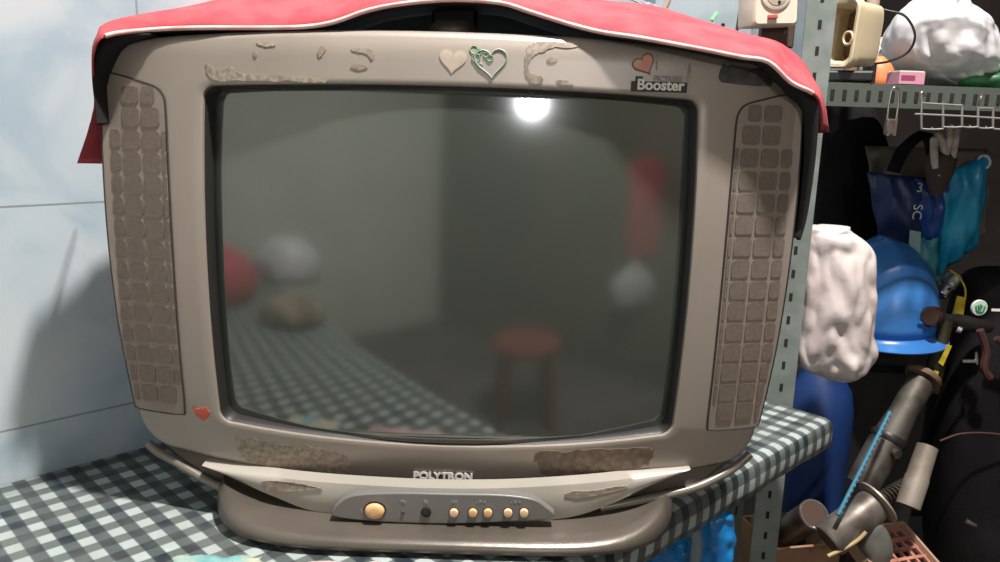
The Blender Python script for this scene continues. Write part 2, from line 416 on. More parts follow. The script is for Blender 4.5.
# pale trim strip with pointed ends
YT = .6485
def pix(pts, Y): return [W(x, y, Y) for x, y in pts]
def bowl(P, amt=.006): return [Vector((p.x, p.y - amt*max(0, 1-((p.x-XC)/.23)**2), p.z)) for p in P]
def ystrip(x): return .644 + .036*((x-445)/255)**2
def pixs(pts, d=0): return [W(x, y, ystrip(x)+d) for x, y in pts]
top = crom(pixs([(203, 464), (235, 471), (300, 480), (380, 486), (450, 488.5), (520, 487.5), (600, 482), (650, 475), (690, 468)]), 6)
bot = crom(pixs([(203, 465), (235, 479), (275, 497), (328, 514), (450, 524), (558, 519), (608, 505), (648, 487), (690, 469)]), 6)
bm = B(); rows = []
for k in range(5):
    rows.append([Vector(a.lerp(b, k/4)) + Vector((0, -.0025*(1-(k/2-1)**2), 0)) for a, b in zip(top, bot)])
sheet(bm, [[p+Vector((0, .016, .001)) for p in rows[0]]]+rows+[[p+Vector((0, .02, 0)) for p in rows[-1]]])
obj('trim_strip', bm, M_strip, tv, smooth=60, label='pale silver crescent trim below the screen')
# ribs
for pts in ([(148, 443), (158, 452), (176, 462), (214, 484), (250, 498), (292, 508)], [(600, 508), (640, 500), (690, 489), (722, 475), (740, 463), (750, 454)]):
    bm = B(); P = [W(x, y, .660+.018*min(1, abs(x-445)/235)**2+.016*max(0, (abs(x-445)-235)/60)) for x, y in pts]; tube(bm, P, .0040, 8, False, 6)
    obj('side_rib', bm, M_rib, tv, smooth=60)
# control panel
PY = .636
pn = crom(pix([(331, 513), (340, 502), (356, 495), (400, 493), (450, 494), (500, 495), (532, 499), (546, 507), (554, 517), (520, 521), (450, 524), (380, 522), (340, 518)], PY), 4, True)
bm = B(); prism(bm, pn, Vector((0, .010, 0)))
M_panel = mat('grey_panel_plastic', (.17, .165, .155), .4, .1)
panel = obj('control_panel', bm, M_panel, tv, bevel=.0012, label='dark grey oval control panel')
M_btn = mat('orange_cream_button', (.72, .43, .20), .4); M_btn2 = mat('cream_button', (.74, .50, .31), .4)
def disc(name, px, py, rw, rh, m, dep=.004, parent=panel, label=None):
    c = W(px, py, PY); bm = B(); n = 24
    ring = lambda s, dy: [Vector((c.x+rw*s*math.cos(2*math.pi*i/n), PY+dy, c.z+rh*s*math.sin(2*math.pi*i/n))) for i in range(n)]
    loft(bm, [ring(1, .001), ring(1, -dep*.6), ring(.85, -dep*.92), ring(.4, -dep)]); return obj(name, bm, m, parent, smooth=50, label=label)
disc('button_collar', 375, 510, .0098, .0082, M_black, .0012)
disc('power_button', 375, 510, .0086, .0070, M_btn, .005, label='large orange oval power button')
disc('infrared_window', 426, 512, .0045, .0048, M_black, .0015, label='round black sensor window')
disc('indicator_light', 403, 512, .0016, .0016, M_dull, .0012)
for k, x in enumerate((454, 473, 488, 508, 524)):
    disc('button_collar', x, 512, .0047, .0047, M_groove, .0008)
    disc('channel_button', x, 512, .0039, .0039, M_btn if k in (1, 2) else M_btn2, .004, label='small round cream button')
for x, t in ((361, 'I'), (403, 'TV'), (426, 'IR'), (454, 'AV'), (481, '- P +'), (516, '- V +')):
    c = W(x, 502 if x > 361 else 510, PY-.0004); obj('button_marking', text_bm(t, .0045, c, (1, 0, 0), (0, 0, 1), .0003), mat('faded_print', (.36, .35, .33), .5), panel, smooth=0)
# lettering
c = W(443, 476.5, yf(0, .799)-.0012)
obj('maker_lettering', text_bm('POLYTRON', .0098, c, (1, 0, 0), (0, 0, 1), .001, .00045, 1.07), mat('silver_lettering', (.85, .83, .78), .45, .1), tv, smooth=0, label='raised silver lettering under the screen')
c = W(443, 476.5, yf(0, .799)-.0003)
bm = B(); n = 4
for i, ch in enumerate(range(5)): pass
box(bm, (c.x-.001+.004, c.y, c.z-.0002), (.047, .0006, .0095)); obj('lettering_plate', bm, mat('worn_dark_plate', (.06, .048, .038), .6, 0, (.16, .13, .10), 160), tv)
def on(px, py, dy=-.0006):                               # a point on the frame's front surface
    p = W(px, py, D)
    for _ in range(3): p = W(px, py, yf(p.x-XC, p.z))
    return p + Vector((0, dy, 0))
sx_ = (on(686, 89)-on(634, 86)).normalized(); sx_ = Vector((1, sx_.y, 0)).normalized()
bm = B(); c = on(659, 87); box(bm, c, (.0465, .0006, .0082), Matrix.Rotation(math.atan2(sx_.y, sx_.x), 3, 'Z'))
c2 = on(639, 80); box(bm, c2, (.006, .0006, .006), Matrix.Rotation(math.atan2(sx_.y, sx_.x), 3, 'Z'))
stk = obj('badge_sticker', bm, M_black, tv, label='black badge sticker with white lettering')
obj('badge_lettering', text_bm('Booster', .0118, c+Vector((.001, -.0005, .0012)), sx_, (0, 0, 1), .0004, .00035, 1.02), M_white, stk, smooth=0)
obj('badge_lettering', text_bm('PICTURE', .0062, on(668, 79)+Vector((0, -.0002, 0)), sx_, (0, 0, 1), .0003, .0002, 1.0), mat('grey_print', (.27, .25, .23), .5), stk, smooth=0)
# residue, tape, hearts
def patch(name, pts, m, dy=-.0007, k=5, jag=1.2, seed=0, label=None, closed=True):
    P = crom([(x, y, 0) for x, y in pts], k, True); out = []
    for i, p in enumerate(P):
        j = noise.noise(Vector((p.x*.35, p.y*.35, seed)))*jag*2; j2 = noise.noise(Vector((p.y*.35, p.x*.35, seed+9)))*jag*2
        out.append(on(p.x+j, p.y+j2, dy))
    bm = B(); conform(bm, out, dy); return obj(name, bm, m, tv, smooth=0, label=label)
M_res = mat('glue_residue', (.36, .31, .235), .6, 0, (.20, .175, .145), 260, lo=.4, hi=.62)
M_res2 = mat('brown_scuff', (.20, .155, .11), .6, 0, (.34, .285, .235), 220, lo=.35, hi=.65)
patch('glue_residue', [(208, 64), (214, 69), (222, 71), (231, 67), (237, 72), (254, 75), (280, 76), (305, 77), (325, 80), (324, 83), (300, 82), (270, 81), (238, 81), (214, 80), (208, 73)], M_res, label='strip of dried glue along the top left of the frame')
patch('scuff_mark', [(257, 42), (272, 43), (275, 46), (262, 46)], M_res, jag=.8)
patch('scuff_mark', [(320, 47), (326, 48), (322, 55), (318, 57)], M_res2, jag=.8)
patch('scuff_mark', [(352, 49), (368, 48), (374, 54), (372, 60), (366, 54), (356, 52)], M_res2, jag=.6)
patch('scuff_mark', [(350, 67), (358, 64), (367, 68), (359, 70)], M_res2, jag=.6)
patch('scuff_mark', [(253, 52), (256, 51), (257, 56), (254, 57)], M_res, jag=.4)
patch('glue_residue', [(531, 44), (545, 42), (570, 43), (578, 45), (572, 48), (552, 48), (543, 52), (533, 56), (528, 66), (530, 73), (541, 77), (543, 82), (534, 84), (526, 76), (525, 62), (527, 49)], M_res2, jag=.9, label='curved grey scuff at the top of the frame')
patch('scuff_mark', [(547, 59), (557, 58), (556, 62), (549, 63)], M_res2, jag=.7)
patch('scuff_mark', [(556, 80), (568, 81), (573, 85), (560, 84)], M_res, jag=.7)
patch('glue_residue', [(238, 437), (270, 443), (300, 446), (335, 451), (349, 460), (347, 472), (330, 476), (300, 473), (262, 465), (240, 455)], M_res2, jag=2.2, label='worn brown patch at the lower left of the frame')
patch('glue_residue', [(538, 453), (570, 450), (610, 449), (648, 447), (652, 456), (640, 468), (610, 474), (580, 474), (556, 478), (540, 470)], mat('dark_brown_scuff', (.14, .095, .065), .6, 0, (.24, .18, .14), 160, lo=.35, hi=.65), jag=2.4, seed=4, label='worn dark brown patch at the lower right of the frame')
def patchY(name, pts, m, Y, label=None, jag=.8):
    out = []
    for p in crom([(x, y, 0) for x, y in pts], 4, True):
        j = noise.noise(Vector((p.x*.3, p.y*.3, 3)))*jag; q = W(p.x+j, p.y+j, ystrip(p.x)-.0032); out.append(q)
    bm = B(); prism(bm, out, Vector((0, .0012, 0))); return obj(name, bm, m, tv, smooth=0, label=label)
patchY('strip_scuff', [(262, 482), (275, 481), (300, 484), (322, 489), (300, 491), (278, 492), (264, 489)], M_res2, YT-.004)
patchY('strip_scuff', [(565, 496), (572, 491), (590, 491), (622, 486), (627, 488), (600, 494), (580, 498)], M_res2, YT-.0035)
patch('red_stain', [(193, 406), (199, 409), (206, 408), (209, 414), (205, 420), (199, 418), (196, 411)], mat('red_stain', (.55, .10, .06), .6), jag=1.2, label='small red stain by the lower left screen corner')
patch('tape_strip', [(722, 66), (728, 61), (745, 62), (765, 68), (771, 76), (770, 86), (745, 85), (722, 82), (719, 75)], mat('dark_tape', (.03, .028, .027), .5, 0, (.09, .08, .075), 60), k=3, jag=.7, label='dark tape under the right corner of the red cloth')
patch('tape_film', [(712, 45), (735, 49), (765, 60), (758, 68), (726, 66)], mat('tape_shade', (.20, .18, .165), .4), k=3, jag=.5)
patch('tape_outline', [(656, 52), (657, 52), (657.3, 68), (656, 68)], M_res, k=2, jag=.1); patch('tape_outline', [(689, 64), (690.5, 64), (690, 78), (687, 82), (686, 81)], M_res, k=2, jag=.2)
def heart(cx, cy, s, tilt):
    P = []
    for i in range(28):
        t = 2*math.pi*i/28; x = 16*math.sin(t)**3; y = -(13*math.cos(t)-5*math.cos(2*t)-2*math.cos(3*t)-math.cos(4*t))
        c, q = math.cos(tilt), math.sin(tilt); P.append((cx+(x*c-y*q)*s, cy+(x*q+y*c)*s))
    return P
bm = B(); conform(bm, [on(x, y) for x, y in heart(644, 64, .62, -.5)], -.0009)
hs = obj('heart_sticker', bm, mat('orange_heart_print', (.62, .34, .16), .5, 0, (.60, .22, .20), 120), tv, smooth=0, label='small orange heart sticker above the badge')
bm = B(); tube(bm, [on(x, y, -.0006) for x, y in heart(644, 64, .70, -.5)], .0005, 5, True, 0); obj('sticker_edge', bm, mat('olive_print', (.22, .15, .05), .5), hs)
bm = B(); conform(bm, [on(x, y) for x, y in heart(453, 60, .85, .1)], -.0008)
obj('heart_sticker', bm, mat('faded_peach_print', (.50, .40, .32), .5, 0, (.42, .36, .30), 90), tv, smooth=0, label='faded peach heart sticker at top centre')
bm = B(); tube(bm, [on(x, y, -.0006) for x, y in heart(491, 62, 1.02, -.05)], .0009, 5, True, 0)
hb = obj('heart_outline', bm, mat('grey_green_print', (.30, .32, .27), .5, 0, (.20, .31, .21), 50), tv, smooth=40, label='green and grey heart outline at top centre')
bm = B()
for x, y, r in ((474, 50, 4), (476, 58, 4), (479, 52, 3), (490, 58, 3.2), (486, 55, 2.4), (480, 66, 2.6)):
    tube(bm, [on(x+r*math.cos(a*1.047), y+r*math.sin(a*1.047), -.0007) for a in range(6)], .0005, 5, True, 2)
obj('flower_print', bm, mat('green_print', (.19, .33, .21), .5), hb)

# ------------------------------------------------------------------ red cloth over the television
fr = [(97, 140), (96, 112), (93, 78), (94, 52), (106, 36), (150, 30), (200, 28), (260, 28), (305, 27), (335, 22), (370, 10), (410, 3), (455, 0), (500, 3), (530, 12), (565, 23), (600, 32), (640, 38), (700, 49), (740, 57), (768, 62), (790, 82), (812, 93), (819, 104), (821, 130)]
md = [(78, 163), (88, 128), (95, 98), (93, 50), (107, 31), (138, 19), (190, 5), (250, -6), (300, -10), (335, -12), (370, -14), (410, -15), (455, -16), (500, -14), (530, -10), (570, -4), (610, 1), (650, 6), (700, 21), (742, 32), (775, 42), (800, 60), (816, 86), (824, 108), (829, 132)]
n = len(fr)
YF = [.655]*n
for i in range(5, 18): YF[i] = .677 if i < 15 else (.674, .668, .660)[i-15]
for i, y in ((0, .76), (1, .70), (2, .665), (24, .72), (23, .672)): YF[i] = y
A = crom([W(x, y, Y) for (x, y), Y in zip(fr, YF)], 4); Bm = crom([W(x, y, (.685, .685, .69, .69, .695, .715, .75)[i] if i < 7 else .79) for i, (x, y) in enumerate(md)], 4)
bm = B(); g = []
NN = len(A)
for k in range(13):
    t = k/12; row = []
    for i in range(NN):
        s = i/(NN-1)
        if t <= .5:
            q = t/.5; p = A[i].lerp(Bm[i], q); p.z += .006*math.sin(math.pi*q)*(1 if .15 < s < .85 else .3)
        else:
            q = (t-.5)/.5; b = Bm[i]; e = Vector((XC+(b.x-XC)*.70, .93, b.z-.05 if .1 < s < .9 else b.z-.02)); p = b.lerp(e, q)
        if k > 0: p += noise.noise_vector(p*16)*.003*min(1, k/3)
        vv = S2*(p.y-p.x)
        if vv > .838: p -= Vector((-S2, S2, 0))*(vv-.838)
        row.append(p)
    g.append(row)
sheet(bm, g)
bm.faces.ensure_lookup_table()
for fi, f in enumerate(bm.faces):
    if fi % (NN-1) < 14 or fi % (NN-1) > NN-10: f.material_index = 2
cl = obj('cover_cloth', bm, [M_red, M_lining, M_red, M_red], smooth=60); solid(cl, .0016, 0).modifiers['thick'].material_offset = 1
tag(cl, 'red cloth with a pale hem draped over the top of the old television', 'cloth')
bm = B(); i0, i1 = 16, 88; tube(bm, [a+Vector((0, -.0012, 0)) for a in A[i0:i1+1]], .0019, 7, False, 0)
obj('hem', bm, M_pipe, cl, smooth=60, label='pale stitched hem along the front edge')
bm = B()                                                # black lining showing under the front edge
def lining(ia, ib, drop):
    g = []
    for k in range(5):
        row = []
        for i in range(ia, ib+1):
            a = A[i]; t = k/4; tgt = Vector((a.x, D+.09, max(drop(a), 1.0)))
            row.append((a+Vector((0, .004, -.0015))).lerp(tgt, t))
        g.append(row)
    sheet(bm, g)
lining(16, 88, lambda a: a.z-.001)
L1 = crom(pix([(112, 35), (100, 42), (94, 56), (93, 80), (96, 112), (97.5, 124)], .664), 5)
L2 = crom(pix([(150, 34), (120, 44), (106, 62), (99, 84), (97.5, 112), (98, 125)], .674), 5)
sheet(bm, [[p for p in L1], [p for p in L2], [p+Vector((.004, .03, 0)) for p in L2]])
sheet(bm, [[p for p in L1], [p+Vector((.002, .06, 0)) for p in L1]])
L3 = crom(pix([(776, 66), (790, 84), (812, 96), (818, 110), (815, 160), (807, 215), (800, 240)], .668), 5)
L4 = crom(pix([(768, 66), (784, 92), (799, 106), (804, 125), (804, 165), (799, 215), (797, 240)], .678), 5)
sheet(bm, [L3, L4]); sheet(bm, [L3, [p+Vector((-.002, .06, 0)) for p in L3]])
ln = obj('lining', bm, M_lining, cl, smooth=60, label='black lining'); solid(ln, .001, 0)

# ------------------------------------------------------------------ bench and its checked cloth
def post_mesh(bm, c, z0, z1, rot, wdt=.036, t=.0022, mi=0, mh=1, pitch=.032):
    Rm = Matrix.Rotation(rot, 3, 'Z'); c = Vector(c)
    def b(o, s, m): box(bm, Vector((c.x, c.y, 0))+Rm@Vector(o), s, Rm, m)
    b((wdt/2, 0, (z0+z1)/2), (wdt, t, z1-z0), mi); b((wdt-t/2, wdt/2, (z0+z1)/2), (t, wdt, z1-z0), mi)
    k = z0+.03
    while k < z1-.02:
        b((wdt*.5, 0, k), (.0045, t+.0008, .011), mh); b((wdt-t/2, wdt*.5, k), (t+.0008, .0045, .011), mh); k += pitch
M_hole = mat('slot_hole', (.015, .014, .013), .9)
bench = thing('metal_bench', UV(0.05, .61, 0), 'long metal work bench against the tiled wall under the checked cloth', 'table')
bm = B(); Rw = Matrix.Rotation(math.radians(45), 3, 'Z')
box(bm, UV(.0, .6165, .7315), (1.92, .465, .024), Rw); obj('bench_top', bm, M_steelg, bench, smooth=0)
for u in (-.94, .90):
    for v in (.40, .83):
        if u > 0 and v < .5: continue
        bm = B(); post_mesh(bm, UV(u, v), 0, .72, math.radians(45)); obj('leg', bm, [M_steelg, M_hole], bench, smooth=0)
bm = B(); box(bm, UV(0, .62, .20), (1.84, .42, .02), Rw); obj('lower_shelf', bm, M_steelg, bench, smooth=0)
bm = B(); post_mesh(bm, UV(.80, .41), 0, .72, math.radians(45)); obj('leg', bm, [M_steelg, M_hole], bench, smooth=0)
bm = B(); uvl = bm.loops.layers.uv.new('UVMap')
us = [-.97+1.96*i/160 for i in range(161)]
prof = [(.852, .7465), (.80, .7465), (.74, .7465), (.68, .7465), (.62, .7465), (.56, .7465), (.50, .7465), (.44, .7465), (.40, .7465), (.384, .7460), (.378, .7435), (.376, .738), (.375, .728), (.376, .718), (.378, .709)]
acc = [0]
for a, b in zip(prof, prof[1:]): acc.append(acc[-1]+math.hypot(a[0]-b[0], a[1]-b[1]))
G = []
for u in us:
    row = []
    for (v, z), s in zip(prof, acc):
        wv = .0012*noise.noise(Vector((u*6, v*6, 0))) if z > .745 else .004*noise.noise(Vector((u*14, 0, z*8)))*min(1, (.745-z)/.03)
        P = UV(u, v-(abs(wv) if z < .745 else 0), z+.0035+(wv if z > .745 else 0))
        row.append((bm.verts.new(P), (u, .852-s)))
    G.append(row)
for a, b in zip(G, G[1:]):
    for i in range(len(a)-1):
        f = bm.faces.new([a[i][0], a[i+1][0], b[i+1][0], b[i][0]])
        for l, q in zip(f.loops, (a[i], a[i+1], b[i+1], b[i])): l[uvl].uv = q[1]
# short drop at the right hand end
last = G[-1]; dr = []
for (vtx, uv) in last: dr.append((bm.verts.new(vtx.co+Vector((S2*.004, S2*.004, -.028 if vtx.co.z > .745 else -.004))), (uv[0]+.028, uv[1])))
for i in range(len(last)-1):
    f = bm.faces.new([last[i][0], last[i+1][0], dr[i+1][0], dr[i][0]])
    for l, q in zip(f.loops, (last[i], last[i+1], dr[i+1], dr[i])): l[uvl].uv = q[1]
tc = obj('tablecloth', bm, gingham(), smooth=50); solid(tc, .0012, 0)
tag(tc, 'grey-green and white checked cloth covering the bench under the television', 'tablecloth')
# floral napkins at the front
def napkin(px, py, a, b, rot, cols, seed, label):
    c = WZ(px, py, .753); bm = B(); g = []
    for j in range(15):
        row = []
        for i in range(19):
            s, t = i/18*2-1, j/14*2-1; r = Matrix.Rotation(rot, 2)@Vector((s*a, t*b))
            h = .003+.010*abs(noise.noise(Vector((s*2.2, t*2.2, seed))))*(1-.6*max(abs(s), abs(t))**3)
            row.append(Vector((c.x+r.x+.006*noise.noise(Vector((t*3, seed, 0))), c.y+r.y+.006*noise.noise(Vector((s*3, seed, 4))), .7515+h)))
        g.append(row)
    sheet(bm, g); o = obj('paper_napkin', bm, mat('napkin_'+str(seed), *cols), smooth=60); solid(o, .0008, 0)
    tag(o, label, 'napkin', 'napkins on the checked cloth')
napkin(212, 572, .036, .020, .05, ((.16, .36, .36), .7, 0, (.50, .46, .33), 38), 2, 'teal and cream floral napkin on the checked cloth, left of the television base')
napkin(362, 577, .046, .017, 0, ((.55, .47, .44), .7, 0, (.48, .28, .28), 30), 5, 'pinkish white floral napkin on the checked cloth, in front of the television base')

# ------------------------------------------------------------------ slotted rack on the right
RY = math.radians(6); RX = Vector((math.cos(RY), math.sin(RY), 0)); RYV = Vector((-math.sin(RY), math.cos(RY), 0))
RO = Vector((.383, 1.046, 0))                            # foot of the front left post
def RK(a, b, z): p = RO+RX*a+RYV*b; return Vector((p.x, p.y, z))
RR3 = Matrix.Rotation(RY, 3, 'Z')
rack = thing('storage_rack', RK(0, 0, 0), 'tall slotted steel storage rack to the right of the television', 'shelf')
bm = B(); post_mesh(bm, RK(-.008, 0, 0), 0, 1.95, RY-.25); obj('post', bm, [M_steel, M_hole], rack, smooth=0)
for a, b in ((.86, 0), (0, .36), (.86, .36)):
    bm = B(); post_mesh(bm, RK(a, b, 0), 0, 1.95, RY); obj('post', bm, [M_steelg, M_hole], rack, smooth=0)
def shelf(z, m=M_steelg, beam=True):
    bm = B(); box(bm, RK(.45, .19, z-.004), (.86, .36, .004), RR3)
    sh = obj('shelf_plate', bm, m, rack, smooth=0)
    if beam:
        bm = B(); box(bm, RK(.45, .004, z-.016), (.86, .003, .030), RR3)
        k = .04
        while k < .86: box(bm, RK(k, .003, z-.016), (.005, .0036, .012), RR3, 1); k += .0165
        obj('shelf_beam', bm, [M_steelg, M_hole], sh, smooth=0)
    return sh
ZS = 1.178; shelf(ZS); shelf(.36)

# things on the upper shelf
bm = B(); box(bm, (.452, 1.085, ZS+.008), (.062, .045, .0145), Matrix.Rotation(-.3, 3, 'Z'))
tag(obj('power_adapter', bm, M_black, smooth=0, bevel=.003), 'flat black adapter lying under the beige housing on the upper shelf', 'adapter')
def open_box():
    ZB = ZS+.0158
    t = thing('junction_box', RK(.07, .05, ZS), 'beige open plastic housing lying on its side on the upper rack shelf', 'box')
    c = Vector((.448, 1.085, ZB)); Rm = Matrix.Rotation(math.radians(-60), 3, 'Z')@Matrix.Rotation(math.radians(3), 3, 'Y')
    def sec(hw, hz, y, r=.012): return [c+Vector((0, 0, hz_+.002))+Rm@Vector((a*.80, y*.62, b)) for a, b in rr(hw, hw, hz, -hz, r, 0, 0, 0, ns=4, nc=5)]
    hz_ = .0435
    bm = B(); loft(bm, [sec(.026, .032, .050), sec(.028, .0355, .008), sec(.028, .0355, -.002), sec(.0325, .040, -.004), sec(.0335, .0405, -.010), sec(.0325, .0395, -.022), sec(.0345, .0415, -.024, .014), sec(.036, .043, -.026, .014), sec(.036, .043, -.036, .014), sec(.035, .042, -.039, .014), sec(.040, .044, .078)], cap=True)
    bm.free()
    bm = B(); loft(bm, [sec(.026, .032, .045), sec(.027, .034, -.030), sec(.030, .0375, -.037), sec(.034, .0415, -.038, .014), sec(.036, .043, -.035, .014), sec(.036, .043, -.018, .014), sec(.0335, .041, -.015, .014), sec(.0315, .0385, .05, .012), sec(.027, .033, .060, .012)], cap=True)
    obj('housing', bm, M_cream, t, smooth=40)
    bm = B(); cc = c+Vector((0, 0, hz_))+Rm@Vector((.018, -.023, -.004)); tube(bm, [cc+Rm@Vector((.007*math.cos(i*1.047), 0, .008*math.sin(i*1.047))) for i in range(6)], .0018, 6, True, 3)
    obj('eyelet', bm, M_cream, t)
    bm = B(); box(bm, c+Vector((0, 0, hz_+.004))+Rm@Vector((-.002, .024, 0)), (.036, .005, .056), Rm); obj('inner_plate', bm, mat('reddish_brown_board', (.22, .12, .07), .7, 0, (.32, .24, .14), 20), t)
    bm = B(); p = W(869, 60, 1.13); box(bm, (p.x, 1.125, ZS+.014), (.012, .02, .028)); obj('clip', bm, M_black, t, bevel=.002)
open_box()
bm = B(); tube(bm, [W(x, y, Y) for x, y, Y in ((862, 2, 1.12), (885, 10, 1.1), (905, 16, 1.09), (915, 35, 1.085), (908, 52, 1.09), (890, 61, 1.10), (872, 64, 1.12))], .0016, 8)
tag(obj('power_cable', bm, M_black, smooth=60), 'black cable looping beside the beige housing on the rack', 'cable')
bm = B(); p = W(886, 48, 1.16); crumple(bm, [(Vector((p.x, 1.17, ZS+.0015)), .016, .02), (Vector((p.x, 1.17, ZS+.012)), .020, .022), (Vector((p.x-.001, 1.17, ZS+.03)), .016, .018), (Vector((p.x-.003, 1.17, ZS+.043)), .005, .006)], 20, .1, 3)
tag(obj('orange_cap', bm, mat('orange_plastic', (.75, .22, .08), .5), smooth=60), 'orange plastic cap beside the beige housing on the shelf', 'cap')
bm = B(); p = W(907, 66, 1.10); box(bm, (p.x, 1.10, ZS+.009), (.036, .03, .016), RR3); box(bm, (p.x, 1.10, ZS+.0175), (.034, .028, .0015), RR3, 1); box(bm, (p.x-.004, 1.0845, ZS+.009), (.020, .0006, .007), RR3, 2)
tag(obj('small_carton', bm, [mat('pink_card', (.62, .25, .40), .6, 0, (.55, .32, .34), 60), M_white, mat('dark_red_print', (.3, .05, .12), .6)], smooth=0, bevel=.001), 'small pink and white carton at the shelf edge under the cable loop', 'carton')
bm = B()
spec = [(960, 72, .014, .02), (957, 66, .040, .045), (948, 52, .064, .07), (942, 36, .072, .08), (940, 18, .068, .08), (938, 2, .052, .07), (936, -14, .028, .04), (936, -22, .008, .012)]
spec2 = []
for x, y, a, b in spec: spec2.append((W(x, y, 1.19), a, b))
zz = min(c.z for c, _, _ in spec2); spec2 = [(Vector((c.x, 1.19, c.z-zz+ZS+.006)), a, b) for c, a, b in spec2]
crumple(bm, spec2, 84, .30, 2, 13, 0, 2.1, 8, .015)
subd(tag(obj('plastic_bag', bm, M_bagw, smooth=70), 'large crumpled white plastic bag on the upper rack shelf', 'bag'))
bm = B(); crumple(bm, [(Vector((W(900, 40, 1.24).x, 1.27, ZS+z)), a, b) for z, a, b in ((.004, .03, .03), (.02, .038, .04), (.05, .035, .035), (.075, .02, .02), (.085, .006, .006))], 32, .3, 8, 18)
tag(obj('plastic_bag', bm, M_bagw, smooth=70), 'small white plastic bag behind the orange cap on the upper rack shelf', 'bag')
bm = B(); p = W(1000, 38, 1.16); crumple(bm, [(Vector((p.x, 1.16, ZS+z)), a, b) for z, a, b in ((.026, .012, .012), (.034, .024, .02), (.05, .026, .022), (.062, .016, .014), (.068, .004, .004))], 24, .12, 5)
yl = obj('yellow_sponge', bm, mat('yellow_foam', (.62, .45, .16), .7, 0, (.5, .33, .10), 30), smooth=60); tag(yl, 'yellow sponge on the green bundle at the right edge of the shelf', 'sponge')
bm = B(); p = W(992, 68, 1.16); crumple(bm, [(Vector((p.x, 1.165, ZS+z)), a, b) for z, a, b in ((.001, .035, .025), (.008, .042, .032), (.018, .038, .03), (.026, .02, .015))], 28, .25, 6)
tag(obj('green_bundle', bm, mat('green_plastic', (.03, .20, .06), .5, 0, (.015, .07, .03), 25), smooth=60), 'dark green plastic bundle at the right end of the upper shelf', 'bundle')
for k, (x, col) in enumerate(((868, (.28, .16, .10)), (884, (.38, .28, .22)))):
    p = W(x, 10, 1.30); bm = B(); turned(bm, (p.x-.004, 1.33, ZS+.001), (p.x+.006, 1.36, ZS+.26), ((0, .010), (.03, .011), (.9, .010), (.97, .009), (1, .004)), 16)
    tag(obj('wooden_stick', bm, mat('stick_wood_%d' % k, col, .7, 0, tuple(c*.6 for c in col), 30)), ('darker brown' if k == 0 else 'lighter tan')+' upright wooden stick behind the beige housing', 'stick', 'sticks standing on the upper shelf')

# left of the post: grey box with green light, cream socket, board
def on_wall_box():
    c = W(712, 26, 1.0); t = thing('receiver_box', UV(1.1, .80, 1.0), 'grey-blue metal box with a green light on the tiled wall behind the red cloth', 'device')
    return t
t = thing('power_box', (W(712, 10, 1.30).x, 1.33, 1.20), 'grey-blue metal box with a green light above the red cloth', 'device')
Mg = mat('grey_blue_enamel', (.36, .43, .47), .5, .1, (.30, .36, .39), 12)
def pb(x, y, Y=1.22): return W(x, y, Y)
bm = B(); prism(bm, [pb(655, 60), pb(752, 60), pb(752, -14), pb(655, -14)], Vector((0, .10, 0))); box_ = obj('case', bm, Mg, t, smooth=0, bevel=.003)
bm = B(); p = pb(715, 16); 
prism(bm, [pb(711, 19, 1.2185), pb(713, 20, 1.2185), pb(718, 13, 1.2185), pb(716, 12, 1.2185)], Vector((0, .001, 0))); obj('green_light', bm, mat('green_glow', (.1, .8, .2), .4, emit=(.2, 1, .25), estr=1.6), t, label='small lit green indicator')
bm = B(); cyl(bm, pb(723, 25, 1.217), pb(723, 25, 1.22), .0028); obj('jack', bm, M_black, t)
bm = B(); prism(bm, [pb(735, 35, 1.2175), pb(738, 35, 1.2175), pb(743, -4, 1.2175), pb(741, -4, 1.2175)], Vector((0, .002, 0))); obj('seam', bm, M_groove, t)
bm = B(); tube(bm, [pb(x, y, 1.20) for x, y in ((672, -8), (668, 2), (664, 12), (666, 20))], .0035, 8); obj('lead', bm, mat('tan_lead', (.42, .30, .24), .6), t)
t2 = bm = B()
for k in range(5): tube(bm, [pb(x+k*5, y+k*1.2, 1.21) for x, y in ((628, -2), (640, 3), (650, 7), (660, 13))], .0016, 6)
tag(obj('ribbon_cable', bm, mat('blue_white_lead', (.20, .30, .42), .5, 0, (.55, .6, .62), 160), smooth=60), 'blue and grey bundled wires beside the grey-blue metal box', 'cable')
# board fixed to the rack post carries the socket
t = thing('socket_board', W(778, 30, 1.04), 'dark brown wooden board fixed to the rack post behind the white socket', 'board')
bm = B(); a = W(760, 47, 1.045); b_ = W(800, -16, 1.045); box(bm, ((a.x+b_.x)/2, 1.052, (a.z+b_.z)/2), (abs(b_.x-a.x), .014, b_.z-a.z)); obj('plank', bm, mat('dark_brown_wood', (.075, .045, .03), .7, 0, (.05, .03, .02), 20), t, bevel=.002)
bm = B(); box(bm, (b_.x-.012, 1.046, a.z+.02), (.006, .004, .006)); obj('screw', bm, M_dull, t)
sk = thing('wall_socket', W(768, 5, 1.03), 'cream power socket with a red switch mounted at the top beside the rack post', 'socket')
c = W(769, 0, 1.035); Rs = Matrix.Rotation(math.radians(14), 3, 'Z')@Matrix.Rotation(math.radians(-4), 3, 'Y')
def sl(x, y, z): return Vector((c.x, 1.022, c.z))+Rs@Vector((x, y, z))
bm = B(); loft(bm, [[sl(a, .026, b) for a, b in rr(.031, .031, .033, -.033, .004, 0, 0, ns=3, nc=4)], [sl(a, -.006, b) for a, b in rr(.031, .031, .033, -.033, .004, 0, 0, ns=3, nc=4)], [sl(a, -.010, b) for a, b in rr(.028, .028, .030, -.030, .004, 0, 0, ns=3, nc=4)]])
obj('housing', bm, mat('cream_white_plastic', (.74, .68, .56), .4), sk, smooth=40)
bm = B(); turned(bm, sl(-.002, -.0095, .006), sl(-.002, -.013, .006), ((0, .021), (.7, .021), (1, .018)), 28); so = obj('socket_face', bm, mat('cream_white_plastic', (.7, .6, .5), .4), sk)
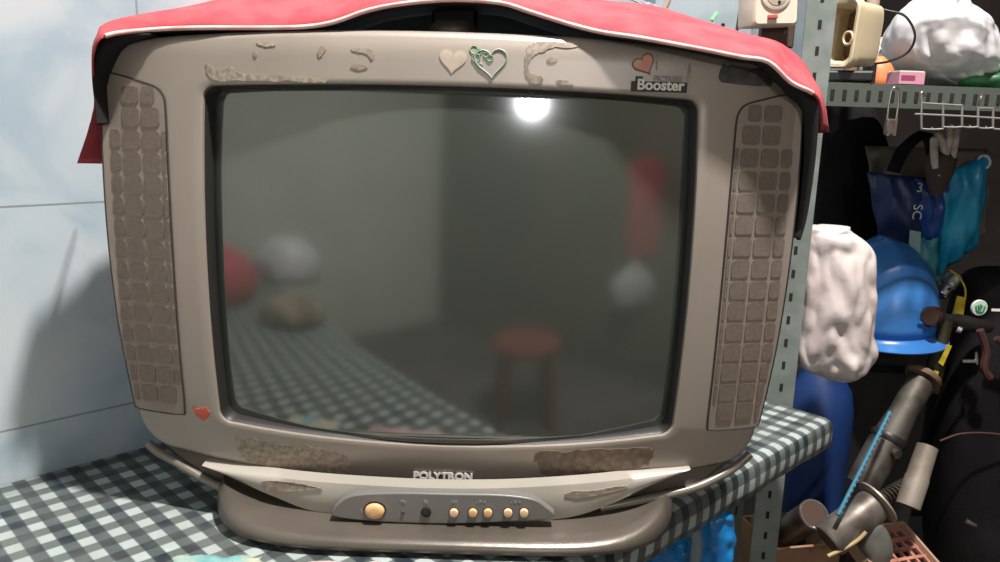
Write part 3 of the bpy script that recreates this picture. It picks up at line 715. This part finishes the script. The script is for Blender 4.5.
bm = B(); turned(bm, sl(-.002, -.0131, .006), sl(-.002, -.0136, .006), ((0, .0155), (1, .0155)), 28); obj('socket_well', bm, mat('socket_tan', (.42, .34, .27), .6), so)
for dx in (-.009, .009):
    bm = B(); cyl(bm, sl(-.002+dx, -.0136, .006), sl(-.002+dx, -.0142, .006), .0024, n=12); obj('pin_hole', bm, M_black, so)
bm = B(); cyl(bm, sl(.001, -.0136, -.006), sl(.001, -.0142, -.006), .002, n=12); obj('pin_hole', bm, M_black, so)
bm = B(); box(bm, sl(-.006, -.011, -.0225), (.013, .004, .005), Rs); obj('switch', bm, mat('red_switch', (.5, .12, .09), .4), sk, bevel=.001, label='small red rocker switch')

# hooks and wire grid under the shelf beam
def wires(bm, segs, r=.0013):
    for s in segs: tube(bm, s, r, 6, False, 4)
t = thing('hanging_clip', W(892, 95, 1.03), 'bright steel hook with a clip hanging from the shelf beam', 'hook')
bm = B(); wires(bm, [[W(x, y, 1.045) for x, y in ((887, 122), (889, 105), (891, 93), (894, 87.5), (898, 90), (898.5, 103), (896, 122))]], .0013); obj('wire_hook', bm, M_chrome, t)
bm = B(); a = W(890.5, 127, 1.045); box(bm, a, (.014, .008, .020)); obj('clip_block', bm, M_dull, t, bevel=.0015)
bm = B(); box(bm, a+Vector((.004, -.0045, .0)), (.003, .002, .022)); box(bm, a+Vector((-.004, -.0045, .0)), (.003, .002, .022)); obj('clip_jaw', bm, M_chrome, t)
t = thing('wire_basket', W(960, 100, 1.05), 'grey wire grid basket hanging under the shelf at the right edge', 'basket')
def rounded(x0, x1, y0, y1, Y): return [W(x, y, Y) for x, y in ((x0, y0), (x0, y1-3), (x0+2, y1), (x1-2, y1), (x1, y1-3), (x1, y0))]
bm = B(); Yb = 1.05
segs = [rounded(921.5, 943, 102, 129, Yb), rounded(943, 962, 104, 127, Yb), rounded(962, 978, 106, 127, Yb), rounded(978, 993, 108, 128, Yb), rounded(993, 1010, 108, 129, Yb)]
segs += [[W(915, 114, Yb), W(960, 116, Yb), W(1010, 119, Yb)], [W(921, 103, Yb), W(962, 105.5, Yb)], [W(978, 108, Yb), W(993, 108.5, Yb)], [W(921.5, 103, Yb), W(921, 96, Yb), W(922, 92, Yb), W(925, 96, Yb+.01)]]
segs += [[W(x, y, Yb), W(x, y-2, Yb+.07)] for x, y in ((932, 129), (952, 127), (970, 127), (986, 128), (1003, 129))]
wires(bm, segs, .0014); obj('grid_wires', bm, mat('grey_coated_wire', (.36, .34, .32), .4, .5), t, smooth=60)
bm = B(); wires(bm, [[W(978, 107, Yb), W(981, 97, Yb), W(984, 93, Yb+.01)]], .0014); obj('hanger_wire', bm, M_dull, t)

# blue tote bag with a work glove
t = thing('tote_bag', W(930, 290, 1.36), 'blue tote bag of navy and bright cyan panels hanging under the wire basket', 'bag')
TY = 1.33
def panel_(pts, nm, m, dy=0, thick=.05, k=0, seed=0, label=None, par=None):
    bm = B(); P = pix(pts, TY+dy)
    if k: P = crom(P, k, True)
    prism(bm, P, Vector((0, thick, 0))); o = obj(nm, bm, m, par or t, smooth=30, label=label, bevel=.004 if thick > .02 else 0); return o
Mn = mat('navy_woven_plastic', (.012, .022, .075), .45, 0, (.02, .04, .13), 12, .5, 60)
Mb = mat('royal_blue_film', (.015, .085, .36), .35, 0, (.02, .05, .22), 14, .5, 50)
Mc = mat('cyan_film', (.01, .24, .46), .3, 0, (.02, .36, .58), 16, .6, 45)
Mt = mat('teal_film', (.02, .22, .30), .4, 0, (.08, .32, .36), 20, .4, 60)
def soft(pts, nm, m, Y, bulge, label=None, nx=14, nz=16, seed=0):
    """soft panel: quad of pixels (tl, tr, br, bl) with a bulged, creased front and real thickness"""
    tl, tr, br, bl = [W(x, y, Y) for x, y in pts]; bm = B(); g = []
    for j in range(nz+1):
        v = j/nz; row = []
        for i in range(nx+1):
            u = i/nx; p = tl.lerp(tr, u).lerp(bl.lerp(br, u), v)
            p.y -= bulge*math.sin(math.pi*u)*math.sin(math.pi*min(1, v*.9+.1)); p.y += .012*noise.noise(Vector((u*5+seed, v*3, seed))) ; row.append(p)
        g.append(row)
    sheet(bm, g); o = obj(nm, bm, m, t, smooth=60, label=label); solid(o, .002, 1); return o
soft([(868, 172), (926, 178), (932, 262), (880, 246)], 'side_panel', Mn, TY, .02, 'navy side panel')
soft([(915, 178), (948, 182), (946, 240), (912, 238)], 'front_panel', Mb, TY-.006, .015, 'royal blue centre panel', seed=2)
soft([(944, 173), (991, 152), (978, 246), (938, 276)], 'front_panel', Mc, TY-.010, .025, 'bright cyan creased panel', seed=4)
soft([(908, 237), (946, 237), (936, 298), (912, 268)], 'lower_panel', Mt, TY-.008, .01, 'teal lower panel', seed=6)
soft([(866, 146), (988, 149), (986, 236), (878, 215)], 'back_panel', mat('beige_lining', (.20, .17, .14), .8, 0, (.15, .13, .11), 20), TY+.05, 0, 'beige inner back panel')
for s in ([(893, 172), (902, 152), (916, 138), (926, 132)], [(926, 132), (932, 150), (936, 172), (940, 184)]):
    bm = B(); P = crom(pix(s, TY-.03), 6); sheet(bm, [[p+Vector((-.011, 0, .002)) for p in P], [p+Vector((.011, 0, -.002)) for p in P]]); o = obj('handle', bm, M_dark, t, smooth=60, label='dark webbing handle'); solid(o, .002, 0)
bm = B(); tube(bm, [W(984+6*math.cos(i*1.047), 162+6.5*math.sin(i*1.047), TY-.014) for i in range(6)], .0022, 6, True, 3)
obj('round_emblem', bm, mat('printed_white', (.6, .66, .70), .5), t)
bm = text_bm('SC', .022, W(917, 212, TY-.026), (0, 0, -1), (1, 0, 0), .0006); obj('printed_letters', bm, MATS['printed_white'], t, smooth=0)
bm = text_bm('3', .022, W(920, 188, TY-.026), (1, 0, 0), (0, 0, 1), .0006); obj('printed_letters', bm, MATS['printed_white'], t, smooth=0)
bm = B(); prism(bm, pix([(910, 230), (921, 232), (920, 256), (909, 244)], TY-.02), Vector((0, .001, 0))); obj('printed_patch', bm, mat('pale_teal_print', (.28, .48, .50), .5), t)
# glove
t = thing('work_glove', W(945, 170, 1.27), 'grey-brown work glove standing fingers up at the top of the blue tote bag', 'glove')
Mgl = mat('glove_knit', (.50, .44, .38), .85, 0, (.38, .33, .28), 60, .4, 400)
bm = B(); turned(bm, W(936, 196, 1.275), W(942, 152, 1.275), ((0, .008), (.2, .014), (.6, .022), (.85, .023), (1, .016)), 20); obj('palm', bm, mat('glove_palm_dark', (.05, .035, .03), .8), t, smooth=60)
for P, r in (([(936, 168), (934, 152), (934, 140)], .0058), ([(947, 158), (943, 146), (939, 135)], .0056), ([(947, 152), (949, 140), (951, 127)], .0056), ([(952, 158), (955, 142), (957, 129)], .0056), ([(938, 176), (946, 164), (952, 154)], .005)):
    bm = B(); Q = pix(P, 1.262); d = (Q[-1]-Q[-2]).normalized()
    tube(bm, Q, r, 12); turned(bm, Q[-1], Q[-1]+d*r, ((0, r), (.5, r*.87), (.85, r*.5), (1, r*.12)), 12); obj('finger', bm, Mgl, t, smooth=60)

# white bag hanging in front of the rack
bm = B()
prof = [(225, 808, 850, .010), (229, 803, 850, .020), (238, 804, 862, .03), (255, 802, 873, .038), (280, 799, 874, .042), (305, 797, 874, .044), (330, 795, 871, .042), (350, 794, 873, .04), (365, 800, 868, .03), (375, 822, 858, .018), (381, 838, 850, .006)]
crumple(bm, [(W((a+b)/2, y, 1.06)+Vector((0, 0, 0)), (W(b, y, 1.06).x-W(a, y, 1.06).x)/2, d) for y, a, b, d in prof], 90, .22, 11, 12, 0, 2.6, 6, .011)
subd(tag(obj('plastic_bag', bm, M_bagp, smooth=75), 'pinkish white plastic bag hanging beside the blue helmet', 'bag'))
# dark bag hanging behind
bm = B()
prof = [(104, 826, 862, .02), (112, 820, 872, .05), (150, 818, 886, .06), (200, 816, 893, .065), (240, 816, 896, .065), (262, 822, 890, .04)]
crumple(bm, [(W((a+b)/2, y, 1.52), (W(b, y, 1.52).x-W(a, y, 1.52).x)/2, d) for y, a, b, d in prof], 40, .2, 21, 9)
tag(obj('cloth_bag', bm, M_dark, smooth=70), 'black cloth bag hanging in the shade behind the white and blue bags', 'bag')

# helmet
HY = 1.27
t = thing('safety_helmet', (W(886, 328, HY).x, HY, W(886, 328, HY).z), 'blue hard hat beside the white bag on the rack', 'helmet')
Mh = mat('blue_helmet_shell', (.03, .14, .42), .3, 0, (.04, .17, .46), 6)
hc = W(879, 324, HY); hr = .087
bm = B(); rings = []
tl = Matrix.Rotation(math.radians(-4), 3, 'Y')
for k in range(15):
    ph = k/14*math.pi/2; rads = math.cos(ph)**.85; z = math.sin(ph)
    ring = []
    for i in range(48):
        a = 2*math.pi*i/48; ridge = 1+.035*max(0, math.cos(3*(a-math.pi/2)))**10*(1 if math.sin(a) > -.2 else 1)
        rg = .005*math.exp(-(math.cos(a)*rads/.09)**2)*z
        ring.append(hc+tl@Vector((hr*rads*math.cos(a), hr*1.15*rads*math.sin(a), .142*z+rg)))
    rings.append(ring)
loft(bm, rings, cap=False); sh = obj('shell', bm, Mh, t, smooth=70); solid(sh, .003, -1)
bm = B(); br = []
for rr_, dz in ((.98, .004), (1.0, -.001), (1.05, -.007), (1.075, -.012), (1.065, -.014), (.97, -.006)):
    br.append([hc+tl@Vector((hr*rr_*math.cos(2*math.pi*i/48), hr*1.15*rr_*math.sin(2*math.pi*i/48)-(.022 if math.sin(2*math.pi*i/48) < 0 and rr_ > 1.05 else 0)*abs(math.sin(2*math.pi*i/48)), dz)) for i in range(48)])
loft(bm, br, cap=False); obj('brim', bm, Mh, t, smooth=50)
bm = B(); tube(bm, [hc+tl@Vector((x, -hr*1.15*math.sqrt(max(0, 1-(z/.142)**2-(x/hr)**2))-.002, z)) for x, z in ((.012, .028), (.035, .022), (.055, .020))], .003, 8); obj('vent_ridge', bm, Mh, sh)
# dark cabinet under the helmet
t = thing('tool_chest', RK(.55, .2, .36), 'black tool chest standing on the lower rack shelf under the blue helmet', 'chest')
ct = hc.z-.016
bm = B(); box(bm, (hc.x+.012, HY+.035, (ct+.364)/2), (.140, .14, ct-.364)); obj('body', bm, M_black, t, bevel=.006)
bm = B(); box(bm, (hc.x+.005, HY-.037, ct-.05), (.06, .006, .012)); obj('latch', bm, M_dark, t, bevel=.002)

# flashlight, yellow strap, dark knob
t = thing('hand_torch', W(948, 288, 1.24), 'small chrome torch lying against the blue tote bag', 'torch')
bm = B(); a, b_ = W(940, 296, 1.24), W(955, 277, 1.25); turned(bm, a, b_, ((0, .008), (.05, .0105), (.45, .0105), (.5, .0125), (.95, .0135), (1, .012)), 20); obj('barrel', bm, M_chrome, t)
bm = B(); turned(bm, b_, b_+(b_-a).normalized()*.002, ((0, .0115), (1, .0105)), 20); obj('lens', bm, mat('lens_glass', (.55, .5, .65), .1, .3), t)
bm = B(); cyl(bm, a.lerp(b_, .3)+Vector((0, -.0095, .002)), a.lerp(b_, .42)+Vector((0, -.0095, .002)), .0025); obj('switch', bm, M_black, t)
t = thing('yellow_strap', W(958, 320, 1.22), 'yellow lanyard strap hanging from the chrome torch', 'strap')
My = mat('yellow_webbing', (.55, .42, .03), .6, 0, (.42, .32, .02), 60)
bm = B(); prism(bm, pix([(958, 296), (966, 298), (964, 312), (961, 328), (951, 327), (953, 314)], 1.222), Vector((0, .003, 0))); obj('tab', bm, My, t)
bm = B(); tube(bm, pix([(950, 270), (958, 276), (965, 288), (965, 300)], 1.225), .0014, 6); obj('cord', bm, My, t)
for q in ([(948, 345), (952, 346), (943, 366), (939, 363)], [(935, 371), (939, 372), (936, 381), (931, 380)]):
    bm = B(); prism(bm, pix(q, 1.16), Vector((0, .003, 0))); obj('strap_end', bm, My, t)
t = thing('tripod_head', W(940, 325, 1.18), 'black clamp head with a round knob at the top of the long grey tube', 'clamp')
bm = B(); turned(bm, W(930, 317, 1.165), W(934, 316, 1.20), ((0, .012), (.15, .016), (.85, .016), (1, .012)), 24); obj('knob', bm, mat('dark_brown_gloss', (.035, .018, .012), .25), t)
bm = B(); turned(bm, W(932, 317, 1.19), W(990, 327, 1.20), ((0, .010), (.3, .009), (.4, .012), (.9, .012), (1, .009)), 16); obj('arm', bm, mat('black_gloss', (.014, .012, .012), .3), t)
bm = B(); turned(bm, W(946, 320, 1.192), W(930, 392, 1.178), ((0, .012), (.3, .010), (.6, .013), (1, .012)), 16); obj('neck', bm, mat('dark_olive_plastic', (.030, .026, .008), .45), t)
bm = B(); turned(bm, W(958, 329, 1.178), W(962, 331, 1.174), ((0, .006), (1, .005)), 12); obj('bolt', bm, M_chrome, t)

# long grey tube (fork) and friends
def stem(nm, a, b, prof, m, par, label=None, n=24):
    bm = B(); turned(bm, a, b, prof, n); return obj(nm, bm, m, par, smooth=50, label=label)
t = thing('fork_tube', W(850, 480, 1.13), 'long dull grey steel tube leaning diagonally across the lower right', 'pipe')
a, b_ = W(922, 379, 1.17), W(862, 486, 1.13)
stem('tube', a, b_, ((0, .020), (.04, .021), (.3, .020), (.62, .026), (.8, .026), (1, .024)), M_dull, t)
stem('collar', W(925, 374, 1.172), W(922, 379, 1.168), ((0, .024), (.5, .028), (1, .026)), M_rust, t, 'rusty flange at its upper end')
stem('clamp_band', a.lerp(b_, .52), a.lerp(b_, .58), ((0, .026), (.5, .029), (1, .027)), M_black, t)
bm = B(); cyl(bm, a.lerp(b_, .62)+Vector((.002, -.026, 0)), a.lerp(b_, .62)+Vector((.004, -.034, 0)), .007); obj('bolt', bm, M_dull, t)
t = thing('shock_absorber', W(880, 495, 1.07), 'worn steel shock absorber with a disc collar and spring at the bottom right', 'shock absorber')
a, b_ = W(828, 541, 1.04), W(876, 503, 1.06)
stem('cylinder', a, b_, ((0, .024), (.05, .026), (.9, .025), (1, .022)), mat('cast_steel', (.22, .20, .18), .45, .6, (.11, .09, .075), 25), t)
d = (b_-a).normalized(); q = W(881, 497, 1.062)
stem('collar_disc', b_, b_+d*.006, ((0, .028), (.3, .034), (.7, .034), (1, .028)), mat('worn_rim_steel', (.40, .34, .28), .5, .5), t, 'pale worn disc collar')
bm = B(); P = []
s0, s1 = b_+d*.006, W(908, 484, 1.085); dx = (s1-s0); x_, y_ = frame(dx)
for i in range(73): P.append(s0+dx*(i/72)+(x_*math.cos(i*.785)+y_*math.sin(i*.785))*.010)
tube(bm, P, .0017, 6, False, 0); obj('spring', bm, M_dull, t)
bm = B(); cyl(bm, s0, s1, .006); obj('rod', bm, M_dull, t)
t = thing('steel_handlebar_grip', W(915, 480, 1.05), 'pale grey steel sleeve standing tilted beside the spring', 'sleeve')
a, b_ = W(928, 445, 1.075), W(908, 506, 1.045)
Msl = mat('pale_worn_steel', (.30, .26, .22), .55, .3, (.19, .15, .12), 22)
stem('sleeve', a, b_, ((0, .008), (.02, .0145), (.5, .0155), (.55, .0165), (1, .0165)), Msl, t)
dd = (b_-a).normalized(); stem('open_end', b_, b_+dd*.001, ((0, .0135), (1, .013)), M_black, t)
bm = B(); a, b_ = W(890, 412, 1.11), W(838, 515, 1.02); tube(bm, [a.lerp(b_, i/40) for i in range(41)], .0032, 8, False, 0)
for i in range(0, 40, 2):
    c0 = a.lerp(b_, (i+.5)/40); box(bm, c0+Vector((0, -.0028, 0)), (.0042, .0014, .0022), Matrix.Rotation(.6, 3, 'Y'), 1)
tag(obj('braided_rope', bm, [mat('blue_cord', (.02, .15, .24), .6), mat('pale_cord_fleck', (.28, .38, .42), .6)], smooth=60), 'taut blue and white cord running down beside the grey tube', 'rope')
# steel cup
t = thing('steel_pipe_end', W(805, 520, 1.05), 'open short steel pipe lying between the post and the blue cord', 'pipe')
a, b_ = W(787, 532, 1.14), W(814, 514, 1.07); d = (b_-a).normalized()
stem('pipe', a, b_, ((0, .020), (.1, .022), (.9, .022), (1, .0225)), M_dull, t)
bm = B(); x_, y_ = frame(d); tube(bm, [b_+(x_*math.cos(i*.5236)+y_*math.sin(i*.5236))*.0205 for i in range(12)], .0018, 6, True, 2); obj('rim', bm, M_chrome, t)
stem('bore', b_, b_+d*.0008, ((0, .0195), (1, .019)), mat('dark_rust', (.06, .03, .02), .8), t)
# blue drum
t = thing('plastic_drum', W(825, 470, 1.22), 'dark blue plastic drum behind the cloth corner and the rack post', 'drum')
p = W(822, 420, 1.22); bm = B(); zt, zb = W(822, 372, 1.22).z, .364
turned(bm, (p.x, 1.24, zb), (p.x, 1.24, zt), ((0, .050), (.02, .054), (.3, .056), (.34, .052), (.6, .056), (.8, .055), (.92, .048), (.98, .034), (1, .030)), 36)
obj('body', bm, mat('dark_blue_plastic', (.008, .032, .13), .45), t, smooth=60)
bm = B(); turned(bm, (p.x, 1.24, zt), (p.x, 1.24, zt+.014), ((0, .030), (.8, .030), (1, .026)), 28); obj('lid', bm, mat('dark_blue_plastic', (.008, .032, .13), .45), t)
# cream cup
bm = B(); p = W(791, 366, 1.10); turned(bm, (p.x-.002, 1.115, p.z-.02), (p.x-.002, 1.115, p.z+.02), ((0, .012), (.05, .015), (.5, .018), (.9, .014), (1, .008)), 20)
tag(obj('cream_bottle', bm, mat('cream_bottle_plastic', (.75, .60, .45), .5), smooth=50), 'small cream bottle half hidden behind the television edge and post', 'bottle')
# cardboard boxes on the lower shelf
def carton(c, s, rot, label, m=M_card, nm='cardboard_box'):
    t = thing(nm, c, label, 'box'); Rm = Matrix.Rotation(rot, 3, 'Z'); c = Vector(c)
    bm = B(); th = .004
    for o_, s_ in (((0, -s[1]/2, s[2]/2), (s[0], th, s[2])), ((0, s[1]/2, s[2]/2), (s[0], th, s[2])), ((-s[0]/2, 0, s[2]/2), (th, s[1], s[2])), ((s[0]/2, 0, s[2]/2), (th, s[1], s[2])), ((0, 0, th/2), (s[0], s[1], th))):
        box(bm, c+Rm@Vector(o_), s_, Rm)
    obj('carton', bm, m, t, smooth=0)
    bm = B(); Rf = Rm@Matrix.Rotation(math.radians(-35), 3, 'X'); box(bm, c+Rm@Vector((0, -s[1]/2-.018, s[2]+.011)), (s[0]*.98, .045, .003), Rf); obj('flap', bm, m, t, smooth=0)
    return t
pz = W(810, 545, 1.10)
carton((pz.x-.015, 1.145, .36), (.11, .10, pz.z-.36), .2, 'open brown cardboard box on the lower rack shelf right of the post')
# perforated tray
t = thing('perforated_tray', W(895, 550, 1.1), 'reddish perforated tray at the bottom edge under the shock absorber', 'tray')
Mp = mat('salmon_plastic', (.50, .22, .16), .55, 0, (.34, .14, .10), 40)
c0 = W(893, 556, 1.06); bm = B(); Rt = Matrix.Rotation(.3, 3, 'Z')@Matrix.Rotation(.35, 3, 'X')
for i in range(7):
    box(bm, c0+Rt@Vector((-.048+i*.016, 0, 0)), (.004, .09, .005), Rt); 
for j in range(6): box(bm, c0+Rt@Vector((0, -.043+j*.017, .0)), (.104, .005, .0055), Rt)
obj('grid', bm, Mp, t, smooth=0)
bm = B()
for s_, o_ in (((.108, .004, .022), (0, -.047, 0)), ((.108, .004, .022), (0, .047, 0)), ((.004, .094, .022), (-.053, 0, 0)), ((.004, .094, .022), (.053, 0, 0))): box(bm, c0+Rt@Vector(o_), s_, Rt)
obj('rim', bm, mat('tan_plastic', (.42, .27, .19), .55), t, smooth=0)
zt = c0.z-.02; carton((c0.x+.012, 1.085, .36), (.10, .07, max(.03, zt-.362)), .3, 'dark box on the lower rack shelf carrying the reddish tray', mat('dark_card', (.05, .035, .03), .9), 'dark_box')
# small metal bits
bm = B(); tube(bm, pix([(828, 556), (845, 548), (858, 540), (866, 532)], 1.02), .0028, 8); tag(obj('cable_offcut', bm, mat('yellowish_cable', (.5, .38, .2), .5), smooth=60), 'short yellowish cable lying across the steel below the shock absorber', 'cable')
bm = B(); crumple(bm, [(W(876, y, 1.045), a, .016) for y, a in ((560, .016), (548, .022), (536, .019), (527, .012), (522, .004))], 24, .15, 31)
tag(obj('metal_bracket', bm, mat('grey_bracket', (.20, .20, .18), .5, .4), smooth=40), 'grey metal bracket under the shock absorber beside the reddish tray', 'bracket')

# black backpack with emblem
t = thing('backpack', W(975, 520, 1.13), 'black backpack with a round pale green emblem at the right edge', 'bag')
bm = B(); prof = [(268, 985, 1060, .02), (280, 965, 1085, .05), (330, 950, 1100, .07), (400, 938, 1110, .08), (470, 932, 1115, .085), (540, 930, 1115, .085), (575, 935, 1110, .07), (586, 950, 1100, .04)]
crumple(bm, [(W((a+b)/2, y, 1.28), (W(b, y, 1.28).x-W(a, y, 1.28).x)/2, d) for y, a, b, d in prof], 56, .10, 41, 7, 0, 3)
subd(obj('body', bm, mat('black_nylon', (.008, .0075, .008), .7, 0, (.014, .013, .014), 8, .3, 200, spec=.12), t, smooth=70))
e = W(980, 308, 1.19); bm = B(); turned(bm, e+Vector((0, .004, 0)), e, ((0, .0125), (.7, .0125), (1, .0115)), 28); em = obj('round_emblem', bm, mat('pale_emblem', (.52, .60, .52), .5), t, label='round pale badge with a green leaf mark')
bm = B(); tube(bm, [e+Vector((x, -.0008, z)) for x, z in ((-.007, .003), (-.005, -.004), (0, -.006), (.005, -.004), (.007, .003))], .0013, 6); tube(bm, [e+Vector((x, -.0008, z)) for x, z in ((0, -.005), (0, .0), (0, .006))], .0013, 6)
tube(bm, [e+Vector((x, -.0008, z)) for x, z in ((-.004, .005), (-.001, -.003), (.003, .004))], .0009, 6); obj('emblem_mark', bm, mat('leaf_green', (.03, .22, .10), .5), em)
bm = B(); box(bm, W(996, 310, 1.19), (.014, .001, .004)); obj('printed_bar', bm, M_white, t)
bm = B(); tube(bm, pix([(962, 361), (972, 361), (976, 361)], 1.185), .003, 8); tube(bm, pix([(976, 352), (977, 361), (977, 364)], 1.185), .0028, 8); obj('buckle', bm, M_chrome, t, label='bright metal buckle')
for q, r in (([(980, 330), (986, 350), (984, 368), (990, 378)], .006), ([(996, 338), (1004, 345), (1010, 350)], .005), ([(940, 441), (960, 434), (985, 433), (1010, 436)], .0016)):
    bm = B(); tube(bm, pix(q, 1.18), r, 8); obj('strap', bm, mat('dark_red_strap', (.06, .022, .018), .6), t)
bm = B(); turned(bm, W(966, 521, 1.18), W(976, 526, 1.175), ((0, .004), (1, .003)), 10); obj('zip_pull', bm, M_dull, t)

# blue plastic bag hanging under the bench cloth
def hang(px, Y): return W(px[0], px[1], Y)
t = thing('plastic_bag', W(690, 545, .76), 'bright blue plastic bag hanging under the front edge of the checked cloth', 'bag')
bm = B(); prof = [(508, 702, 726, .006), (514, 676, 733, .014), (524, 650, 733, .02), (536, 636, 738, .026), (548, 626, 733, .03), (566, 618, 728, .034), (600, 620, 715, .034), (640, 640, 700, .02), (650, 660, 690, .006)]
crumple(bm, [(W((a+b)/2, y, .80)+Vector((0, 0, 0)), (W(b, y, .80).x-W(a, y, .80).x)/2, d) for y, a, b, d in prof], 56, .45, 51, 16, 0, 2.2)
subd(obj('bag_body', bm, mat('bright_blue_film', (.01, .20, .50), .3, 0, (.01, .13, .38), 22, .5, 60), t, smooth=75))
bm = B(); P = crom(pix([(690, 522), (697, 540), (694, 570)], .755), 5); sheet(bm, [[p+Vector((-.006, 0, 0)) for p in P], [p+Vector((.006, 0, 0)) for p in P]]); o = obj('grey_print', bm, mat('grey_film', (.16, .22, .27), .4), t, smooth=60); solid(o, .001, 0)

# ------------------------------------------------------------------ rest of the room (seen mirrored in the screen)
t = thing('ceiling_light', LAMP+Vector((0, 0, .06)), 'square white ceiling light above the bench', 'lamp')
bm = B(); box(bm, LAMP+Vector((0, 0, .03)), (.26, .26, .058)); obj('light_housing', bm, M_white, t, bevel=.004)
bm = B(); box(bm, LAMP+Vector((0, 0, -.004)), (.23, .23, .010)); obj('diffuser', bm, mat('lit_diffuser', (.9, .9, .9), .5, emit=(1, .96, .9), estr=6), t)
t = thing('wall_light', WLAMP, 'small rectangular wall light on the olive wall behind the camera', 'lamp')
q = (Vector((-.1, .66, 1.05))-WLAMP).normalized(); Rl = q.to_track_quat('-Y', 'Z').to_matrix()
Rl45 = Matrix.Rotation(math.radians(45), 3, 'Z')
bm = B(); box(bm, WLAMP+Vector((.012, -.014, 0)), (.12, .04, .09), Rl); obj('light_housing', bm, M_white, t, bevel=.004)
bm = B()
for k in range(4): box(bm, WLAMP+Rl@Vector((-.036+k*.024, -.018, 0)), (.019, .012, .07), Rl)
obj('diffuser', bm, mat('lit_diffuser_cool', (.9, .9, .9), .5, emit=(.92, .96, 1), estr=9), t)
# red cushion and white bundles on the left part of the bench
def bundle(nm, c, a, b, h, m, seed, label, cat, crease=.25):
    bm = B(); c = Vector(c); crumple(bm, [(c+Vector((0, 0, h*z)), a*s, b*s) for z, s in ((0, .7), (.06, .92), (.3, 1), (.6, .9), (.85, .6), (.97, .25), (1, .05))], 40, crease, seed, 9)
    return tag(obj(nm, bm, m, smooth=70), label, cat)
bundle('red_cushion', (-.78, .12, .7515), .17, .15, .16, M_red, 61, 'red cushion on the bench to the left of the camera', 'cushion', .1)
bundle('cloth_bundle', (-.66, -.20, .7515), .12, .11, .15, M_bagw, 62, 'white cloth bundle on the near end of the bench', 'bundle')
bundle('brown_cloth_heap', (-.44, .20, .7515), .075, .07, .07, mat('brown_cloth', (.16, .10, .06), .9, 0, (.32, .27, .2), 14), 63, 'crumpled brown cloth heap on the bench left of the television', 'cloth', .3)
bm = B(); crumple(bm, [(Vector((.86, -.90, z)), a, b) for z, a, b in ((.46, .03, .02), (.49, .10, .05), (.56, .13, .06), (.64, .11, .05), (.70, .05, .03), (.75, .015, .012))], 48, .3, 81, 10)
tag(obj('plastic_bag', bm, M_bagw, smooth=70), 'white plastic bag hanging below the red shirts behind the camera', 'bag')
for k, (x, z, s) in enumerate(((.90, 1.02, 1), (1.15, 1.05, .8))):
    t = thing('hanging_shirt', (x, -.62, z), 'red shirt hanging behind the camera, '+('nearer the wall light' if k == 0 else 'farther from the wall light'), 'shirt', 'red shirts behind the camera')
    Y = S2*0-(1.3/S2)+x+.06
    t.location = (x, Y, z)
    bm = B(); crumple(bm, [(Vector((x, Y, z+h)), a*s, .025) for h, a in ((-.25, .10), (-.15, .11), (.05, .10), (.18, .12), (.24, .10), (.27, .03))], 32, .35, 70+k, 10); obj('shirt_body', bm, M_red, t, smooth=70)
    bm = B(); tube(bm, [Vector((x, Y, z+.26)), Vector((x, Y, z+.31)), Vector((x+.02, Y, z+.33)), Vector((x+.03, Y, z+.31))], .003); obj('hanger_hook', bm, M_chrome, t)
t = thing('plastic_stool', (.22, -.55, 0), 'red plastic stool behind the camera', 'stool')
Mst = mat('red_stool_plastic', (.22, .04, .03), .5)
bm = B(); turned(bm, (.22, -.55, .41), (.22, -.55, .45), ((0, .15), (.5, .16), (1, .15)), 32); obj('seat', bm, Mst, t)
for k in range(4):
    a = math.pi/4+k*math.pi/2; bm = B(); cyl(bm, (.22+.17*math.cos(a), -.55+.17*math.sin(a), 0), (.22+.12*math.cos(a), -.55+.12*math.sin(a), .415), .02, .022, 12); obj('leg', bm, Mst, t)
